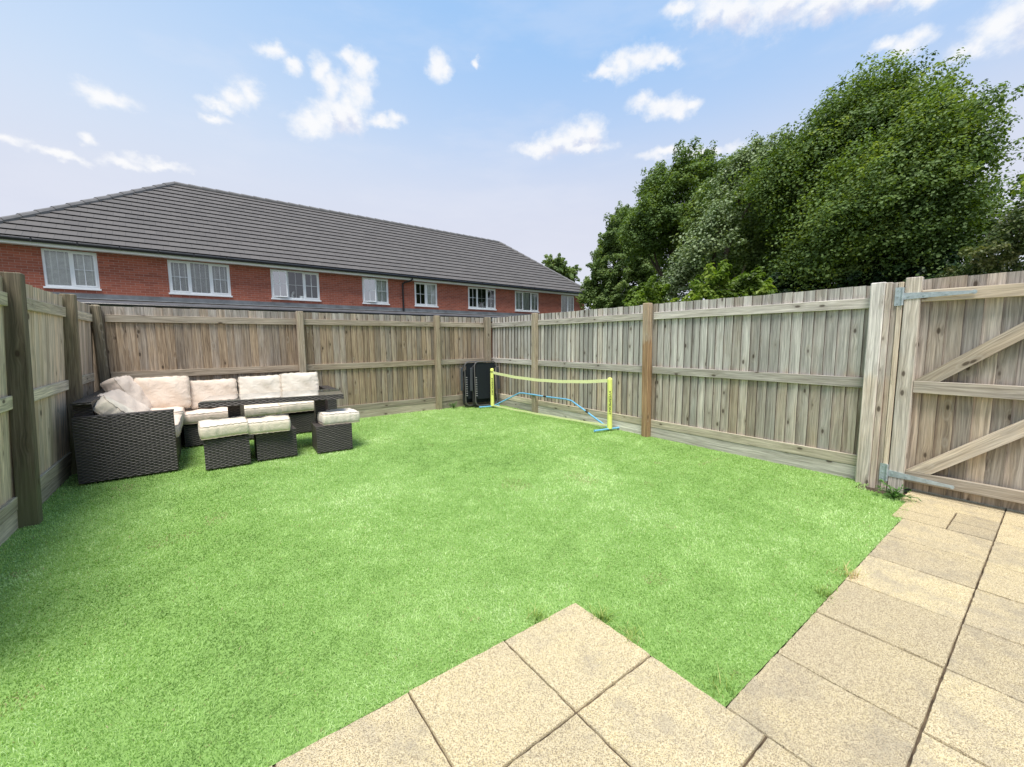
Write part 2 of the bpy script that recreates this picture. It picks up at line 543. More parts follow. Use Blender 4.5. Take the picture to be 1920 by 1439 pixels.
def wicker_mat(name, base=(0.012, 0.009, 0.008), hi=(0.11, 0.09, 0.078)):
    m, t, b = new_mat(name)
    uv = t.node('ShaderNodeUVMap').outputs[0]
    u, v, _ = t.sep(uv)
    wob = t.math('MULTIPLY', t.math('SUBTRACT', t.noise(uv, 22, 2), 0.5), 0.006)
    v = t.math('ADD', v, wob)
    pv, pu = 0.0145, 0.034
    row = t.math('FLOOR', t.math('DIVIDE', v, pv))
    par = t.math('MULTIPLY', t.math('MODULO', t.math('ABSOLUTE', row), 2.0), math.pi)
    fr = t.math('FRACT', t.math('DIVIDE', v, pv))
    prof = t.math('SINE', t.math('MULTIPLY', fr, math.pi))            # round strand
    wav = t.math('SINE', t.math('ADD', t.math('MULTIPLY', u, 2 * math.pi / (pu * 2)), par))  # over / under
    over = t.remap(wav, -0.9, 0.9)
    h = t.math('MULTIPLY', t.math('POWER', prof, 1.0), t.math('ADD', 0.35, t.math('MULTIPLY', over, 0.65)))
    nn = t.noise(t.comb(t.math('MULTIPLY', u, 4), t.math('MULTIPLY', row, 3.7), 0), 1.0, 3)
    c = t.mix(t.math('MULTIPLY', h, t.remap(nn, 0.3, 0.7, 0.35, 1.0)), base, hi)  # highlight on the strand tops painted into the colour
    c = t.mix(t.remap(h, 0.05, 0.5, 0.95, 0.0), c, (0.004, 0.003, 0.003))  # shade in the gaps between strands painted near black
    bset(t, b, col=c, rough=0.45, spec=0.45, normal=t.bump(h, 1.0, 0.006))
    return m


WICKER = wicker_mat('dark_brown_wicker')
WICKER_G = wicker_mat('grey_brown_wicker', (0.018, 0.014, 0.013), (0.155, 0.13, 0.12))


def cushion_mat(name, col):
    m, t, b = new_mat(name)
    co = t.node('ShaderNodeTexCoord').outputs['Object']
    n = t.noise(co, 5, 4, 0.6)
    st = t.noise(co, 2.2, 5, 0.7)
    c = t.mix(t.remap(n, 0.3, 0.7), [x * 0.86 for x in col], col)
    c = t.mix(t.remap(st, 0.55, 0.8, 0, 0.18), c, [col[0] * 0.72, col[1] * 0.66, col[2] * 0.6])
    # folds and puckers radiating from the seams
    geo_n = t.noise(t.scale(co, (1, 1, 1)), 7, 3, 0.5, dist=1.2)
    fine_n = t.noise(t.scale(co, (26, 26, 9)), 1.0, 2, 0.5, dist=0.4)
    weave = t.noise(co, 500, 1, 0.5)
    h = t.math('ADD', t.math('MULTIPLY', geo_n, 1.0), t.math('ADD', t.math('MULTIPLY', fine_n, 0.28), t.math('MULTIPLY', weave, 0.03)))
    bset(t, b, col=c, rough=0.9, spec=0.2, sheen=0.15, normal=t.bump(h, 0.45, 0.03))
    return m


CUSH = cushion_mat('beige_cushion_fabric', (0.75, 0.62, 0.51))
CUSH_PALE = cushion_mat('sun_bleached_cushion_fabric', (0.76, 0.68, 0.58))
CUSH_STOOL = cushion_mat('cream_stool_cushion_fabric', (0.75, 0.66, 0.53))
PIPING = plain('cushion_piping', (0.50, 0.43, 0.35), 0.9, 0.2)

m, t, b = new_mat('grey_glass_top')
co = t.node('ShaderNodeTexCoord').outputs['Object']
n = t.noise(co, 60, 3, 0.7)
bset(t, b, col=t.mix(t.remap(n, 0.35, 0.65), (0.10, 0.105, 0.105), (0.19, 0.195, 0.19)), rough=0.04, spec=1.0, coat=1.0, coatr=0.02)
GLASS_TOP = m

# window glass: dark mirror-like pane that still lets the blind behind show
def glass_mat(name, tint=(0.98, 1.0, 0.99), refl=1.0):
    m = bpy.data.materials.new(name)
    m.use_nodes = True
    t = NT(m.node_tree)
    for nd in list(t.n):
        t.n.remove(nd)
    out = t.node('ShaderNodeOutputMaterial')
    tr = t.node('ShaderNodeBsdfTransparent'); tr.inputs[0].default_value = (*tint, 1)
    gl = t.node('ShaderNodeBsdfGlossy'); gl.inputs['Roughness'].default_value = 0.02
    fr = t.node('ShaderNodeFresnel'); fr.inputs[0].default_value = 1.5
    mx = t.node('ShaderNodeMixShader')
    t.put(mx.inputs[0], t.math('MULTIPLY', t.math('ADD', fr.outputs[0], 0.04), refl, clamp=True))
    t.l.new(tr.outputs[0], mx.inputs[1])
    t.l.new(gl.outputs[0], mx.inputs[2])
    t.l.new(mx.outputs[0], out.inputs[0])
    return m


PANE = glass_mat('window_glass', refl=1.6)
PANE_OPEN = glass_mat('window_glass_sky', (0.6, 0.75, 0.75), 6.0)

m, t, b = new_mat('dark_room')
bset(t, b, col=(0.02, 0.022, 0.025), rough=0.9)
ROOM = m
SLAT_W = plain('pale_blind', (0.82, 0.84, 0.80), 0.6)
SLAT_G = plain('dark_blind', (0.09, 0.10, 0.11), 0.5)
CURT_W = plain('white_net_curtain', (0.80, 0.82, 0.80), 0.9)
CURT_TEAL = plain('pale_teal_curtain', (0.36, 0.48, 0.48), 0.9)

# brick
m, t, b = new_mat('red_brick')
uv = t.node('ShaderNodeUVMap').outputs[0]
br = t.node('ShaderNodeTexBrick')
br.offset = 0.5
br.inputs['Scale'].default_value = 1.0
br.inputs['Brick Width'].default_value = 0.225
br.inputs['Row Height'].default_value = 0.075
br.inputs['Mortar Size'].default_value = 0.0055
br.inputs['Mortar Smooth'].default_value = 0.2
br.inputs['Bias'].default_value = -0.1
br.inputs['Color1'].default_value = (0.38, 0.115, 0.075, 1)
br.inputs['Color2'].default_value = (0.20, 0.058, 0.042, 1)
br.inputs['Mortar'].default_value = (0.42, 0.30, 0.25, 1)
t.put(br.inputs['Vector'], uv)
n = t.noise(uv, 1.3, 4, 0.6)
n2 = t.noise(uv, 30, 3, 0.6)
c = t.mix(t.remap(n2, 0.3, 0.7, 0, 0.4), br.outputs[0], (0.42, 0.14, 0.08))
c = t.mix(t.remap(n, 0.35, 0.75, 0, 0.35), c, (0.34, 0.12, 0.085))
bset(t, b, col=c, rough=0.9, spec=0.2, normal=t.bump(t.math('SUBTRACT', 1.0, br.outputs['Fac']), 0.6, 0.008))
BRICK = m

# concrete roof tile
m, t, b = new_mat('grey_roof_tile')
uv = t.node('ShaderNodeUVMap').outputs[0]
br = t.node('ShaderNodeTexBrick')
br.offset = 0.5
for k_, v_ in (('Scale', 1.0), ('Brick Width', 0.30), ('Row Height', 0.345), ('Mortar Size', 0.004), ('Mortar Smooth', 0.1), ('Bias', 0.0)):
    br.inputs[k_].default_value = v_
br.inputs['Color1'].default_value = (0.115, 0.106, 0.101, 1)
br.inputs['Color2'].default_value = (0.095, 0.088, 0.085, 1)
br.inputs['Mortar'].default_value = (0.04, 0.04, 0.042, 1)
t.put(br.inputs['Vector'], uv)
n = t.noise(uv, 0.8, 5, 0.7)
n2 = t.noise(uv, 25, 3, 0.6)
c = t.mix(t.remap(n, 0.35, 0.7, 0, 0.35), br.outputs[0], (0.14, 0.13, 0.125))
c = t.mix(t.remap(n2, 0.4, 0.8, 0, 0.2), c, (0.17, 0.165, 0.16))
bset(t, b, col=c, rough=0.85, spec=0.3, normal=t.bump(t.math('SUBTRACT', n2, br.outputs['Fac']), 0.4, 0.008))
TILE = m
RIDGE = plain('ridge_tile', (0.15, 0.145, 0.145), 0.8, 0.3, 0, 0.2, 3)
LEAD = plain('lead_flashing', (0.17, 0.18, 0.19), 0.6, 0.4, 0.1, 0.3, 3)
SLATE = plain('flat_slate_lean_to', (0.13, 0.13, 0.14), 0.75, 0.3, 0, 0.25, 3)

# paving: riven aggregate slabs, cream with brown grains; per slab tone
m, t, b = new_mat('textured_concrete_slab')
co = t.node('ShaderNodeTexCoord').outputs['Object']
rnd = t.attr('rnd')
rn2 = t.math('FRACT', t.math('MULTIPLY', rnd, 31.7))
stain = t.noise(co, 2.3, 4, 0.65)
stain2 = t.noise(co, 6.0, 4, 0.65)
v1 = t.node('ShaderNodeTexVoronoi', feature='F1'); v1.inputs['Scale'].default_value = 450; t.put(v1.inputs['Vector'], co)
v2 = t.node('ShaderNodeTexVoronoi', feature='F1'); v2.inputs['Scale'].default_value = 350; t.put(v2.inputs['Vector'], co)
g1 = t.sep(v1.outputs['Color'])[0]
g2 = t.sep(v2.outputs['Color'])[1]
gn = t.noise(co, 420, 2, 0.5)
yel = t.remap(t.math('ADD', t.math('MULTIPLY', stain, 1.0), t.math('MULTIPLY', rn2, 0.3)), 0.45, 0.85)
ca = t.mix(yel, (0.49, 0.395, 0.24), (0.59, 0.475, 0.245))
c = t.mix(t.remap(g1, 0.35, 0.8), ca, (0.67, 0.565, 0.375))
c = t.mix(t.math('MULTIPLY', t.math('LESS_THAN', g2, 0.26), 0.68), c, (0.17, 0.125, 0.075))
c = t.mix(t.math('MULTIPLY', t.math('LESS_THAN', g1, 0.10), 0.5), c, (0.12, 0.10, 0.075))
c = t.mix(t.remap(gn, 0.5, 0.8, 0, 0.3), c, (0.33, 0.26, 0.18))
dirt = t.math('MULTIPLY', t.remap(t.math('ADD', stain2, t.math('MULTIPLY', t.math('SUBTRACT', rnd, 0.5), 0.22)), 0.46, 0.76, 0, 1, True), 0.5)
c = t.mix(dirt, c, (0.27, 0.235, 0.185))
tv = t.remap(rn2, 0, 1, 0.86, 1.08)
c = t.mix(1.0, c, t.comb(tv, tv, tv), 'MULTIPLY')
hh = t.math('SUBTRACT', 1.0, t.math('MULTIPLY', v2.outputs['Distance'], 1.0))
bset(t, b, col=c, rough=0.92, spec=0.2, normal=t.bump(t.math('ADD', hh, t.math('MULTIPLY', gn, 0.7)), 0.7, 0.003))
SLAB = m
m, t, b = new_mat('dark_joint_soil')
co = t.node('ShaderNodeTexCoord').outputs['Object']
bset(t, b, col=t.mix(t.remap(t.noise(co, 40, 4, 0.6), 0.3, 0.7), (0.035, 0.027, 0.02), (0.10, 0.078, 0.055)), rough=0.95, spec=0.1)
SOIL = m
m, t, b = new_mat('joint_sand')
co = t.node('ShaderNodeTexCoord').outputs['Object']
bset(t, b, col=t.mix(t.remap(t.noise(co, 9, 5, 0.7), 0.35, 0.65), (0.035, 0.025, 0.018), (0.15, 0.11, 0.07)), rough=0.95, spec=0.1)
SAND = m
m, t, b = new_mat('rough_grass_ground')
co = t.node('ShaderNodeTexCoord').outputs['Object']
bset(t, b, col=t.mix(t.remap(t.noise(co, 0.6, 6, 0.7), 0.3, 0.7), (0.05, 0.085, 0.025), (0.10, 0.12, 0.05)), rough=0.95, spec=0.1)
FIELD = m


def leafy(name, cols, trans=0.35, rough=0.5, back=None, spec=0.35):
    """foliage: front/back faces differ, light passes through"""
    m = bpy.data.materials.new(name)
    m.use_nodes = True
    t = NT(m.node_tree)
    b = next(n for n in t.n if n.type == 'BSDF_PRINCIPLED')
    out = next(n for n in t.n if n.type == 'OUTPUT_MATERIAL')
    rnd = t.attr('rnd')
    cr = t.node('ShaderNodeValToRGB')
    e = cr.color_ramp.elements
    while len(e) < len(cols):
        e.new(0.5)
    for i, (p, c) in enumerate(cols):
        e[i].position = p
        e[i].color = (*c, 1)
    t.put(cr.inputs[0], rnd)
    c = cr.outputs[0]
    if back:
        g = t.node('ShaderNodeNewGeometry')
        c = t.mix(t.math('MULTIPLY', g.outputs['Backfacing'], 0.7), c, back)
    bset(t, b, col=c, rough=rough, spec=spec)
    tl = t.node('ShaderNodeBsdfTranslucent')
    t.put(tl.inputs[0], t.mix(1.0, c, (1.25, 1.35, 0.7), 'MULTIPLY'))
    mx = t.node('ShaderNodeMixShader')
    mx.inputs[0].default_value = trans
    t.l.new(b.outputs[0], mx.inputs[1])
    t.l.new(tl.outputs[0], mx.inputs[2])
    t.l.new(mx.outputs[0], out.inputs[0])
    return m


# ------------------------------------------------------------------ ground
XR, YB = 4.866, 7.32
mb = MB()
mb.face([(-900, -900, -0.06), (900, -900, -0.06), (900, 900, -0.06), (-900, 900, -0.06)], [(0, 0), (1, 0), (1, 1), (0, 1)], 0.5)
tag(mb.build('ground', FIELD), kind='structure')
mb = MB()
mb.face([(-1.35, -2.5, -0.03), (6.5, -2.5, -0.03), (6.5, 7.5, -0.03), (-1.35, 7.5, -0.03)], [(0, 0), (1, 0), (1, 1), (0, 1)], 0.5)
tag(mb.build('soil_bed', SOIL), kind='structure')

# paving slabs on one structure; each slab a bevelled block with its own tone
AX, AY, S = 1.434, 1.406, 0.449
PJ = [0.647, 0.201, -0.245, -0.69, -1.14, -1.59]


def slab(mb, x0, y0, x1, y1, gap=0.0045):
    g0, g1, g2, g3 = (gap / 2 + R.uniform(-0.0006, 0.0011) for _ in range(4))
    x0 += g0; y0 += g1; x1 -= g2; y1 -= g3
    z = R.uniform(-0.0015, 0.0015)
    tl = (R.uniform(-0.001, 0.001), R.uniform(-0.001, 0.001))
    r = R.random()
    c = 0.0032
    # rounded, slightly ragged rim
    n = 16
    def edge(xa, ya, xb, yb):
        return [(xa + (xb - xa) * i / n, ya + (yb - ya) * i / n) for i in range(n)]
    ring = edge(x0, y0, x1, y0) + edge(x1, y0, x1, y1) + edge(x1, y1, x0, y1) + edge(x0, y1, x0, y0)
    cx_, cy_ = (x0 + x1) / 2, (y0 + y1) / 2
    def inset(p, d):
        return (p[0] + (d if p[0] < cx_ else -d) * (1 if abs(p[0] - cx_) > (x1 - x0) / 2 - 0.01 else 0),
                p[1] + (d if p[1] < cy_ else -d) * (1 if abs(p[1] - cy_) > (y1 - y0) / 2 - 0.01 else 0))
    rag = [R.uniform(-0.0028, 0.0016) for _ in ring]
    lo = [(p[0], p[1], -0.04) for p in ring]
    mid = [(*inset(p, rag[i] * 0.5 + 0.001), z - 0.006) for i, p in enumerate(ring)]
    top = [(*inset(p, c + rag[i]), z + tl[0] * (p[0] - cx_) / 0.2 + tl[1] * (p[1] - cy_) / 0.2) for i, p in enumerate(ring)]
    N = len(ring)
    for A, B in ((lo, mid), (mid, top)):
        for i in range(N):
            j = (i + 1) % N
            q = [A[i], A[j], B[j], B[i]]
            mb.face(q, [(v[0], v[1]) for v in q], r)
    mb.face(top, [(v[0], v[1]) for v in top], r)


mb = MB()
for i in range(6):
    for j in range(7):
        x1 = AX - S * i
        y1 = AY - S * j
        slab(mb, max(x1 - S, -1.15), y1 - S, x1, y1)
tag(mb.build('patio', SLAB), kind='structure')
mb = MB()
xs = [AX, 1.871, 2.318, 2.762, 3.203, 3.628, 4.07, 4.52, 4.80, 5.26, 5.72]
for a in range(len(xs) - 1):
    for k in range(5):
        x0, x1, y1, y0 = xs[a], xs[a + 1], PJ[k], PJ[k + 1]
        if k == 0 and abs(x0 - 4.07) < 0.01:            # four small offcuts by the gate
            slab(mb, x0, 0.42, 4.285, y1 + 0.06); slab(mb, 4.285, 0.42, x1, y1 + 0.06)
            slab(mb, x0, y0, 4.285, 0.42); slab(mb, 4.285, y0, x1, 0.42)
        elif k == 0 and x0 > 4.5:
            slab(mb, x0, y0, x1, y1 + 0.10)
        else:
            slab(mb, x0, y0, x1, y1)
tag(mb.build('path', SLAB), kind='structure')

mb = MB()
for (x0, y0, x1, y1) in ((-1.15, -2.4, AX - 0.002, AY - 0.002), (AX - 0.002, -2.4, 6.2, 0.64)):
    q = [(x0, y0, -0.009), (x1, y0, -0.009), (x1, y1, -0.009), (x0, y1, -0.009)]
    mb.face(q, [(p[0], p[1]) for p in q], 0.5)
tag(mb.build('joint_sand', SAND), kind='structure')

# ------------------------------------------------------------------ artificial turf
m, t, b = new_mat('turf_backing')
co = t.node('ShaderNodeTexCoord').outputs['Object']
bset(t, b, col=t.mix(t.remap(t.noise(co, 90, 3, 0.6), 0.3, 0.7), (0.14, 0.24, 0.06), (0.24, 0.38, 0.11)), rough=0.9, spec=0.1)
TURF_BACK = m
mb = MB()
zt = -0.008
for poly in ([(-1.24, AY + 0.002), (AX + 0.002, AY + 0.002), (AX + 0.002, YB + 0.04), (-1.24, YB + 0.04)],
             [(AX + 0.002, 0.647 + 0.002), (4.60, 0.647 + 0.002), (4.60, 1.06), (XR + 0.03, 1.06), (XR + 0.03, YB + 0.04), (AX + 0.002, YB + 0.04)]):
    mb.face([(p[0], p[1], zt) for p in poly], poly, 0.5)
tag(mb.build('turf_backing', TURF_BACK), kind='structure')

def vnoise(x, y, s, seed):
    """cheap smooth value noise"""
    rs = np.random.RandomState(seed)
    G = rs.rand(64, 64)
    u = x * s; v = y * s
    i = np.floor(u).astype(int); j = np.floor(v).astype(int)
    fu = u - i; fv = v - j
    fu = fu * fu * (3 - 2 * fu); fv = fv * fv * (3 - 2 * fv)
    g = lambda a, b: G[a % 64, b % 64]
    return (g(i, j) * (1 - fu) + g(i + 1, j) * fu) * (1 - fv) + (g(i, j + 1) * (1 - fu) + g(i + 1, j + 1) * fu) * fv


def in_turf(x, y):
    e = -0.004 + 0.010 * vnoise(x + 9, y + 9, 14.0, 31)
    a = (x > -1.2) & (x < XR) & (y < YB)
    b1 = (x <= AX) & (y > AY + e)
    b2 = (x > AX) & (y > PJ[0] + e) & ((x > AX + e) | (y > AY + e))
    gatecut = ~((x > 4.62) & (y < 1.0))
    return a & (b1 | b2) & gatecut


NB = 2000000
bx = rng.uniform(-1.2, XR, NB)
by = rng.uniform(0.6, YB, NB)
dist = np.sqrt(bx ** 2 + by ** 2 + 1.2)
dens = np.clip(34000 * (2.0 / dist) ** 1.6, 4200, 34000)
area_d = NB / ((XR + 1.2) * (YB - 0.6))
keep = in_turf(bx, by) & (rng.rand(NB) < dens / area_d)
bx, by, dist = bx[keep], by[keep], dist[keep]
n = len(bx)
big = vnoise(bx, by, 1.1, 1) * 0.5 + vnoise(bx, by, 2.7, 2) * 0.3 + vnoise(bx, by, 7.0, 3) * 0.2
med = vnoise(bx, by, 16.0, 4)
h = (0.011 + 0.006 * rng.rand(n)) * (0.8 + 0.35 * big) * (0.85 + 0.3 * med)
la = 2 * np.pi * (vnoise(bx, by, 1.6, 5) * 0.8 + vnoise(bx, by, 6.0, 6) * 0.5) + rng.normal(0, 1.5, n)
lean = np.clip(rng.normal(0.62, 0.26, n) * (0.75 + 0.6 * vnoise(bx, by, 2.2, 7)), 0.05, 1.5)
wd = 0.0012 * np.clip((dist / 2.0), 1.0, 3.0) ** 0.85 * (0.7 + 0.6 * rng.rand(n))
lx, ly = np.cos(la), np.sin(la)
fa = rng.rand(n) * np.pi
px_, py_ = np.cos(fa) * wd, np.sin(fa) * wd
P = np.zeros((n, 5, 3), dtype=np.float32)
z0 = np.full(n, zt)
P[:, 0] = np.stack([bx - px_, by - py_, z0], 1)
P[:, 1] = np.stack([bx + px_, by + py_, z0], 1)
mx_ = bx + lx * lean * h * 0.28; my_ = by + ly * lean * h * 0.28
P[:, 2] = np.stack([mx_ + px_ * 0.9, my_ + py_ * 0.9, z0 + h * 0.62], 1)
P[:, 3] = np.stack([mx_ - px_ * 0.9, my_ - py_ * 0.9, z0 + h * 0.62], 1)
P[:, 4] = np.stack([bx + lx * lean * h, by + ly * lean * h, z0 + h * (1.0 - 0.28 * lean)], 1)
base_i = (np.arange(n) * 5)[:, None]
# quads only: second face is a kite (mid, mid, tip, tip offset collapsed) -> use triangles
T = np.concatenate([base_i + np.array([0, 1, 2]), base_i + np.array([0, 2, 3]), base_i + np.array([3, 2, 4])], 0)
tone = np.clip(0.52 + 0.85 * (big - 0.5) + 0.38 * (med - 0.5) + rng.normal(0, 0.11, n), 0.02, 0.93)
straw = rng.rand(n) < 0.012
tone[straw] = 0.98
patch = (vnoise(bx, by, 3.1, 9) > 0.9) & (rng.rand(n) < 0.25)
tone[patch] = 0.97
TURF = leafy('artificial_turf_fibre', [(0.0, (0.15, 0.27, 0.06)), (0.35, (0.35, 0.52, 0.165)), (0.65, (0.47, 0.64, 0.255)), (0.93, (0.62, 0.75, 0.40)), (0.96, (0.42, 0.38, 0.20))], 0.3, 0.5, spec=0.3)
tf = np_mesh('artificial_grass', P.reshape(-1, 3), T, TURF, rnd=np.concatenate([tone, tone, tone]))
tag(tf, 'short bright green artificial grass covering the garden', 'grass', kind='stuff')

# ------------------------------------------------------------------ fences
def pale_panel(mb, org, along, face, length, z0, z1, lean=0.0, m=0, pitch=0.098, seed=0, flip=False):
    """feather-edge boards; org = start at ground, along = unit run direction, face = unit direction towards the garden"""
    rr = random.Random(seed)
    along, face, org = Vector(along), Vector(face), Vector(org)
    n = max(1, round(length / pitch))
    p = length / n
    for i in range(n):
        r = rr.random()
        W = p + 0.014
        a0 = i * p
        zt_ = z1 + rr.uniform(-0.004, 0.004)
        tl = rr.uniform(-0.002, 0.002)
        th = rr.uniform(0.0, 0.003)
        sec = [(0, 0.008), (W, 0.0), (W, 0.006), (0, 0.023 + th)]
        if i == n - 1:
            W = p
            sec = [(0, 0.008), (W, 0.0), (W, 0.006), (0, 0.023 + th)]
        if flip:
            sec = [(0, 0.0), (W, 0.008), (W, 0.023 + th), (0, 0.006)]
        ou, ov = r * 29.0 % 13, r * 71.0 % 19
        def pt(s, z, top):
            sh = tl if top else -tl
            return org + along * (a0 + s[0] + sh) + face * (s[1] + lean * z) + Vector((0, 0, z))
        A = [pt(s, z0, False) for s in sec]
        B = [pt(s, zt_, True) for s in sec]
        L = zt_ - z0
        pu = [0, W, W + 0.015, 2 * W + 0.015, 2 * W + 0.035]
        fl = along.cross(face).z < 0
        for k in range(4):
            j = (k + 1) % 4
            q = [A[k], A[j], B[j], B[k]]
            uv = [(ou + pu[k], ov), (ou + pu[k + 1], ov), (ou + pu[k + 1], ov + L), (ou + pu[k], ov + L)]
            if fl:
                q.reverse(); uv.reverse()
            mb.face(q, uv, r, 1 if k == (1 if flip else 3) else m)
        for q in (A, B):
            mb.face(q, [(ou + s[0], ov + s[1]) for s in sec], r, m)


def rail(mb, org, along, face, length, z0, hgt, depth, lean=0.0, seed=0, m=0, droop=0.0):
    along, face, org = Vector(along), Vector(face), Vector(org)
    o = org + face * (lean * z0) + Vector((0, 0, z0))
    ax = along * length + Vector((0, 0, droop))
    up = (Vector((0, 0, 1)) + face * lean).normalized() * hgt
    mb.beam(o - face * depth, ax, face * depth, up, 0.003, random.Random(seed).random(), m)


def post(mb, x0, y0, x1, y1, h, dx=0.0, dy=0.0, seed=0, m=0, ch=0.006):
    mb.beam((x0, y0, -0.04), (dx, dy, h + 0.04), (x1 - x0, 0, 0), (0, y1 - y0, 0), ch, random.Random(seed).random(), m)


def nails(mb, org, along, face, n, pitch, zs, lean=0.0):
    for i in range(n):
        for z in zs:
            c = Vector(org) + Vector(along) * (i * pitch + 0.02 + R.uniform(-0.004, 0.004)) + Vector(face) * (0.001 + lean * z) + Vector((0, 0, z + R.uniform(-0.01, 0.01)))
            mb.tube([c - Vector(face) * 0.003, c + Vector(face) * 0.0015], 0.0032, 6)


# back fence ---------------------------------------------------------------
bf = thing('wooden_fence', 'brown closeboard timber fence across the far end of the garden behind the corner sofa', 'fence', (0, YB, 0), group='closeboard garden fences')
bposts = [(-1.09, -0.99, W_POST_DARK), (1.19, 1.285, W_POST), (3.565, 3.665, W_POST), (4.71, 4.83, W_POST)]
for i, (x0, x1, mt) in enumerate(bposts):
    mb = MB()
    post(mb, x0, -0.075, x1, 0.02, 1.81, dx=(-0.0 if i else -0.02), seed=40 + i, ch=0.02 if i == 0 else 0.006)
    mb.build('post', mt, bf)
for i in range(3):
    xa, xb = bposts[i][1] + 0.001, bposts[i + 1][0] - 0.001
    mb = MB()
    pale_panel(mb, (xa - (0.2 if i == 0 else 0.05), 0.045, 0), (1, 0, 0), (0, -1, 0), xb - xa + (0.25 if i != 1 else 0.10), 0.10, 1.80, seed=100 + i)
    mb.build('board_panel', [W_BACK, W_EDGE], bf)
    for k, (z, hh) in enumerate(((1.60, 0.092), (0.865, 0.098), (0.135, 0.10))):
        mb = MB()
        rail(mb, (xa, 0, 0), (1, 0, 0), (0, -1, 0), xb - xa, z, hh, 0.024, seed=200 + i * 5 + k)
        mb.build('rail', W_BACK_RAIL, bf)
    mb = MB()
    rail(mb, (xa, 0.004, 0), (1, 0, 0), (0, -1, 0), xb - xa, -0.05, 0.183, 0.022, seed=230 + i)
    mb.build('gravel_board', W_BACK_RAIL, bf)

# right fence --------------------------------------------------------------
rf = thing('wooden_fence', 'silver grey closeboard timber fence along the right side between the far corner and the gate', 'fence', (XR, 0, 0), group='closeboard garden fences')
rposts = [(7.20, 7.29, W_POST), (5.775, 5.87, W_POST), (3.37, 3.465, W_POST_RED), (1.005, 1.105, W_RIGHT)]
for i, (y0, y1, mt) in enumerate(rposts):
    mb = MB()
    if i == 0:
        continue
    post(mb, -0.075, y0, 0.02, y1, 1.815 if i < 3 else 1.812, dx=0.0, dy=(0, 0, 0.03, 0)[i], seed=60 + i)
    mb.build('post', mt, rf)
for i in range(3):
    yb, ya = rposts[i][0] - 0.001, rposts[i + 1][1] + 0.001
    if i == 0:
        yb = 7.295
    mb = MB()
    pale_panel(mb, (0.045, ya - 0.05, 0), (0, 1, 0), (-1, 0, 0), yb - ya + (0.10 if i else 0.065), 0.10, 1.80, seed=130 + i)
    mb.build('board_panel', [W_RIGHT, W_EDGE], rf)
    for k, (z, hh) in enumerate(((1.595, 0.094), (0.868, 0.097), (0.13, 0.10))):
        mb = MB()
        rail(mb, (0, ya, 0), (0, 1, 0), (-1, 0, 0), yb - ya, z, hh, 0.024, seed=300 + i * 7 + k)
        mb.build('rail', W_RIGHT_RAIL if k < 2 else W_LEFT_RAIL, rf)
    mb = MB()
    rail(mb, (0.004, ya, 0), (0, 1, 0), (-1, 0, 0), yb - ya, -0.05, 0.178, 0.022, seed=330 + i)
    mb.build('gravel_board', W_RIGHT_RAIL, rf)
# jamb strips beside the gate
for k, (y0, y1, xx, mt, hh) in enumerate(((0.962, 1.003, -0.066, W_GATE, 1.805), (0.925, 0.960, -0.052, W_GATE, 1.80), (0.888, 0.923, -0.060, W_GATE_FRAME, 1.80))):
    mb = MB()
    post(mb, xx, y0, 0.02, y1, hh, seed=70 + k, ch=0.003)
    mb.build('gate_jamb', mt, rf)

# left fence ---------------------------------------------------------------
XL = -1.175
LEAN = 0.055
lf = thing('wooden_fence', 'closeboard timber fence on the left side with thick dark posts, leaning slightly inwards', 'fence', (XL, 0, 0), group='closeboard garden fences')
lposts = [(2.25, 2.35), (4.47, 4.56), (6.00, 6.085), (7.215, 7.24)]
for i, (y0, y1) in enumerate(lposts):
    if i == 3:
        continue
    mb = MB()
    post(mb, -0.01, y0, 0.10, y1, 1.845 - 0.01 * i, dx=0.062, dy=0.02, seed=80 + i, ch=0.006)
    mb.build('post', W_POST_DARK, lf)
for i in range(3):
    ya, yb = lposts[i][1] + 0.001, lposts[i + 1][0] - 0.001
    mb = MB()
    pale_panel(mb, (-0.045, ya - 0.05, 0), (0, 1, 0), (1, 0, 0), yb - ya + 0.10 + (0.05 if i == 2 else 0), 0.10, 1.80, lean=LEAN, seed=160 + i, flip=True)
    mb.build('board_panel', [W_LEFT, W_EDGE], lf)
    for k, (z, hh) in enumerate(((1.595, 0.094), (0.868, 0.097), (0.13, 0.10))):
        mb = MB()
        rail(mb, (0, ya, 0), (0, 1, 0), (1, 0, 0), yb - ya, z, hh, 0.024, lean=LEAN, seed=400 + i * 7 + k)
        mb.build('rail', W_LEFT_RAIL, lf)
    mb = MB()
    rail(mb, (-0.004, ya, 0), (0, 1, 0), (1, 0, 0), yb - ya, -0.05, 0.178, 0.022, lean=LEAN, seed=430 + i)
    mb.build('gravel_board', W_LEFT_RAIL, lf)

# fence carries on past the gate
mb = MB()
post(mb, -0.066, -0.29, 0.02, -0.19, 1.81, seed=90)
mb.build('post', W_RIGHT, rf)
mb = MB()
pale_panel(mb, (0.045, -2.6, 0), (0, 1, 0), (-1, 0, 0), 2.36, 0.10, 1.80, seed=140)
mb.build('board_panel', [W_RIGHT, W_EDGE], rf)
for k, (z, hh) in enumerate(((1.595, 0.094), (0.868, 0.097), (0.13, 0.10))):
    mb = MB()
    rail(mb, (0, -2.6, 0), (0, 1, 0), (-1, 0, 0), 2.309, z, hh, 0.024, seed=380 + k)
    mb.build('rail', W_RIGHT_RAIL, rf)
mb = MB()
rail(mb, (0.004, -2.6, 0), (0, 1, 0), (-1, 0, 0), 2.309, -0.05, 0.178, 0.022, seed=384)
mb.build('gravel_board', W_RIGHT_RAIL, rf)

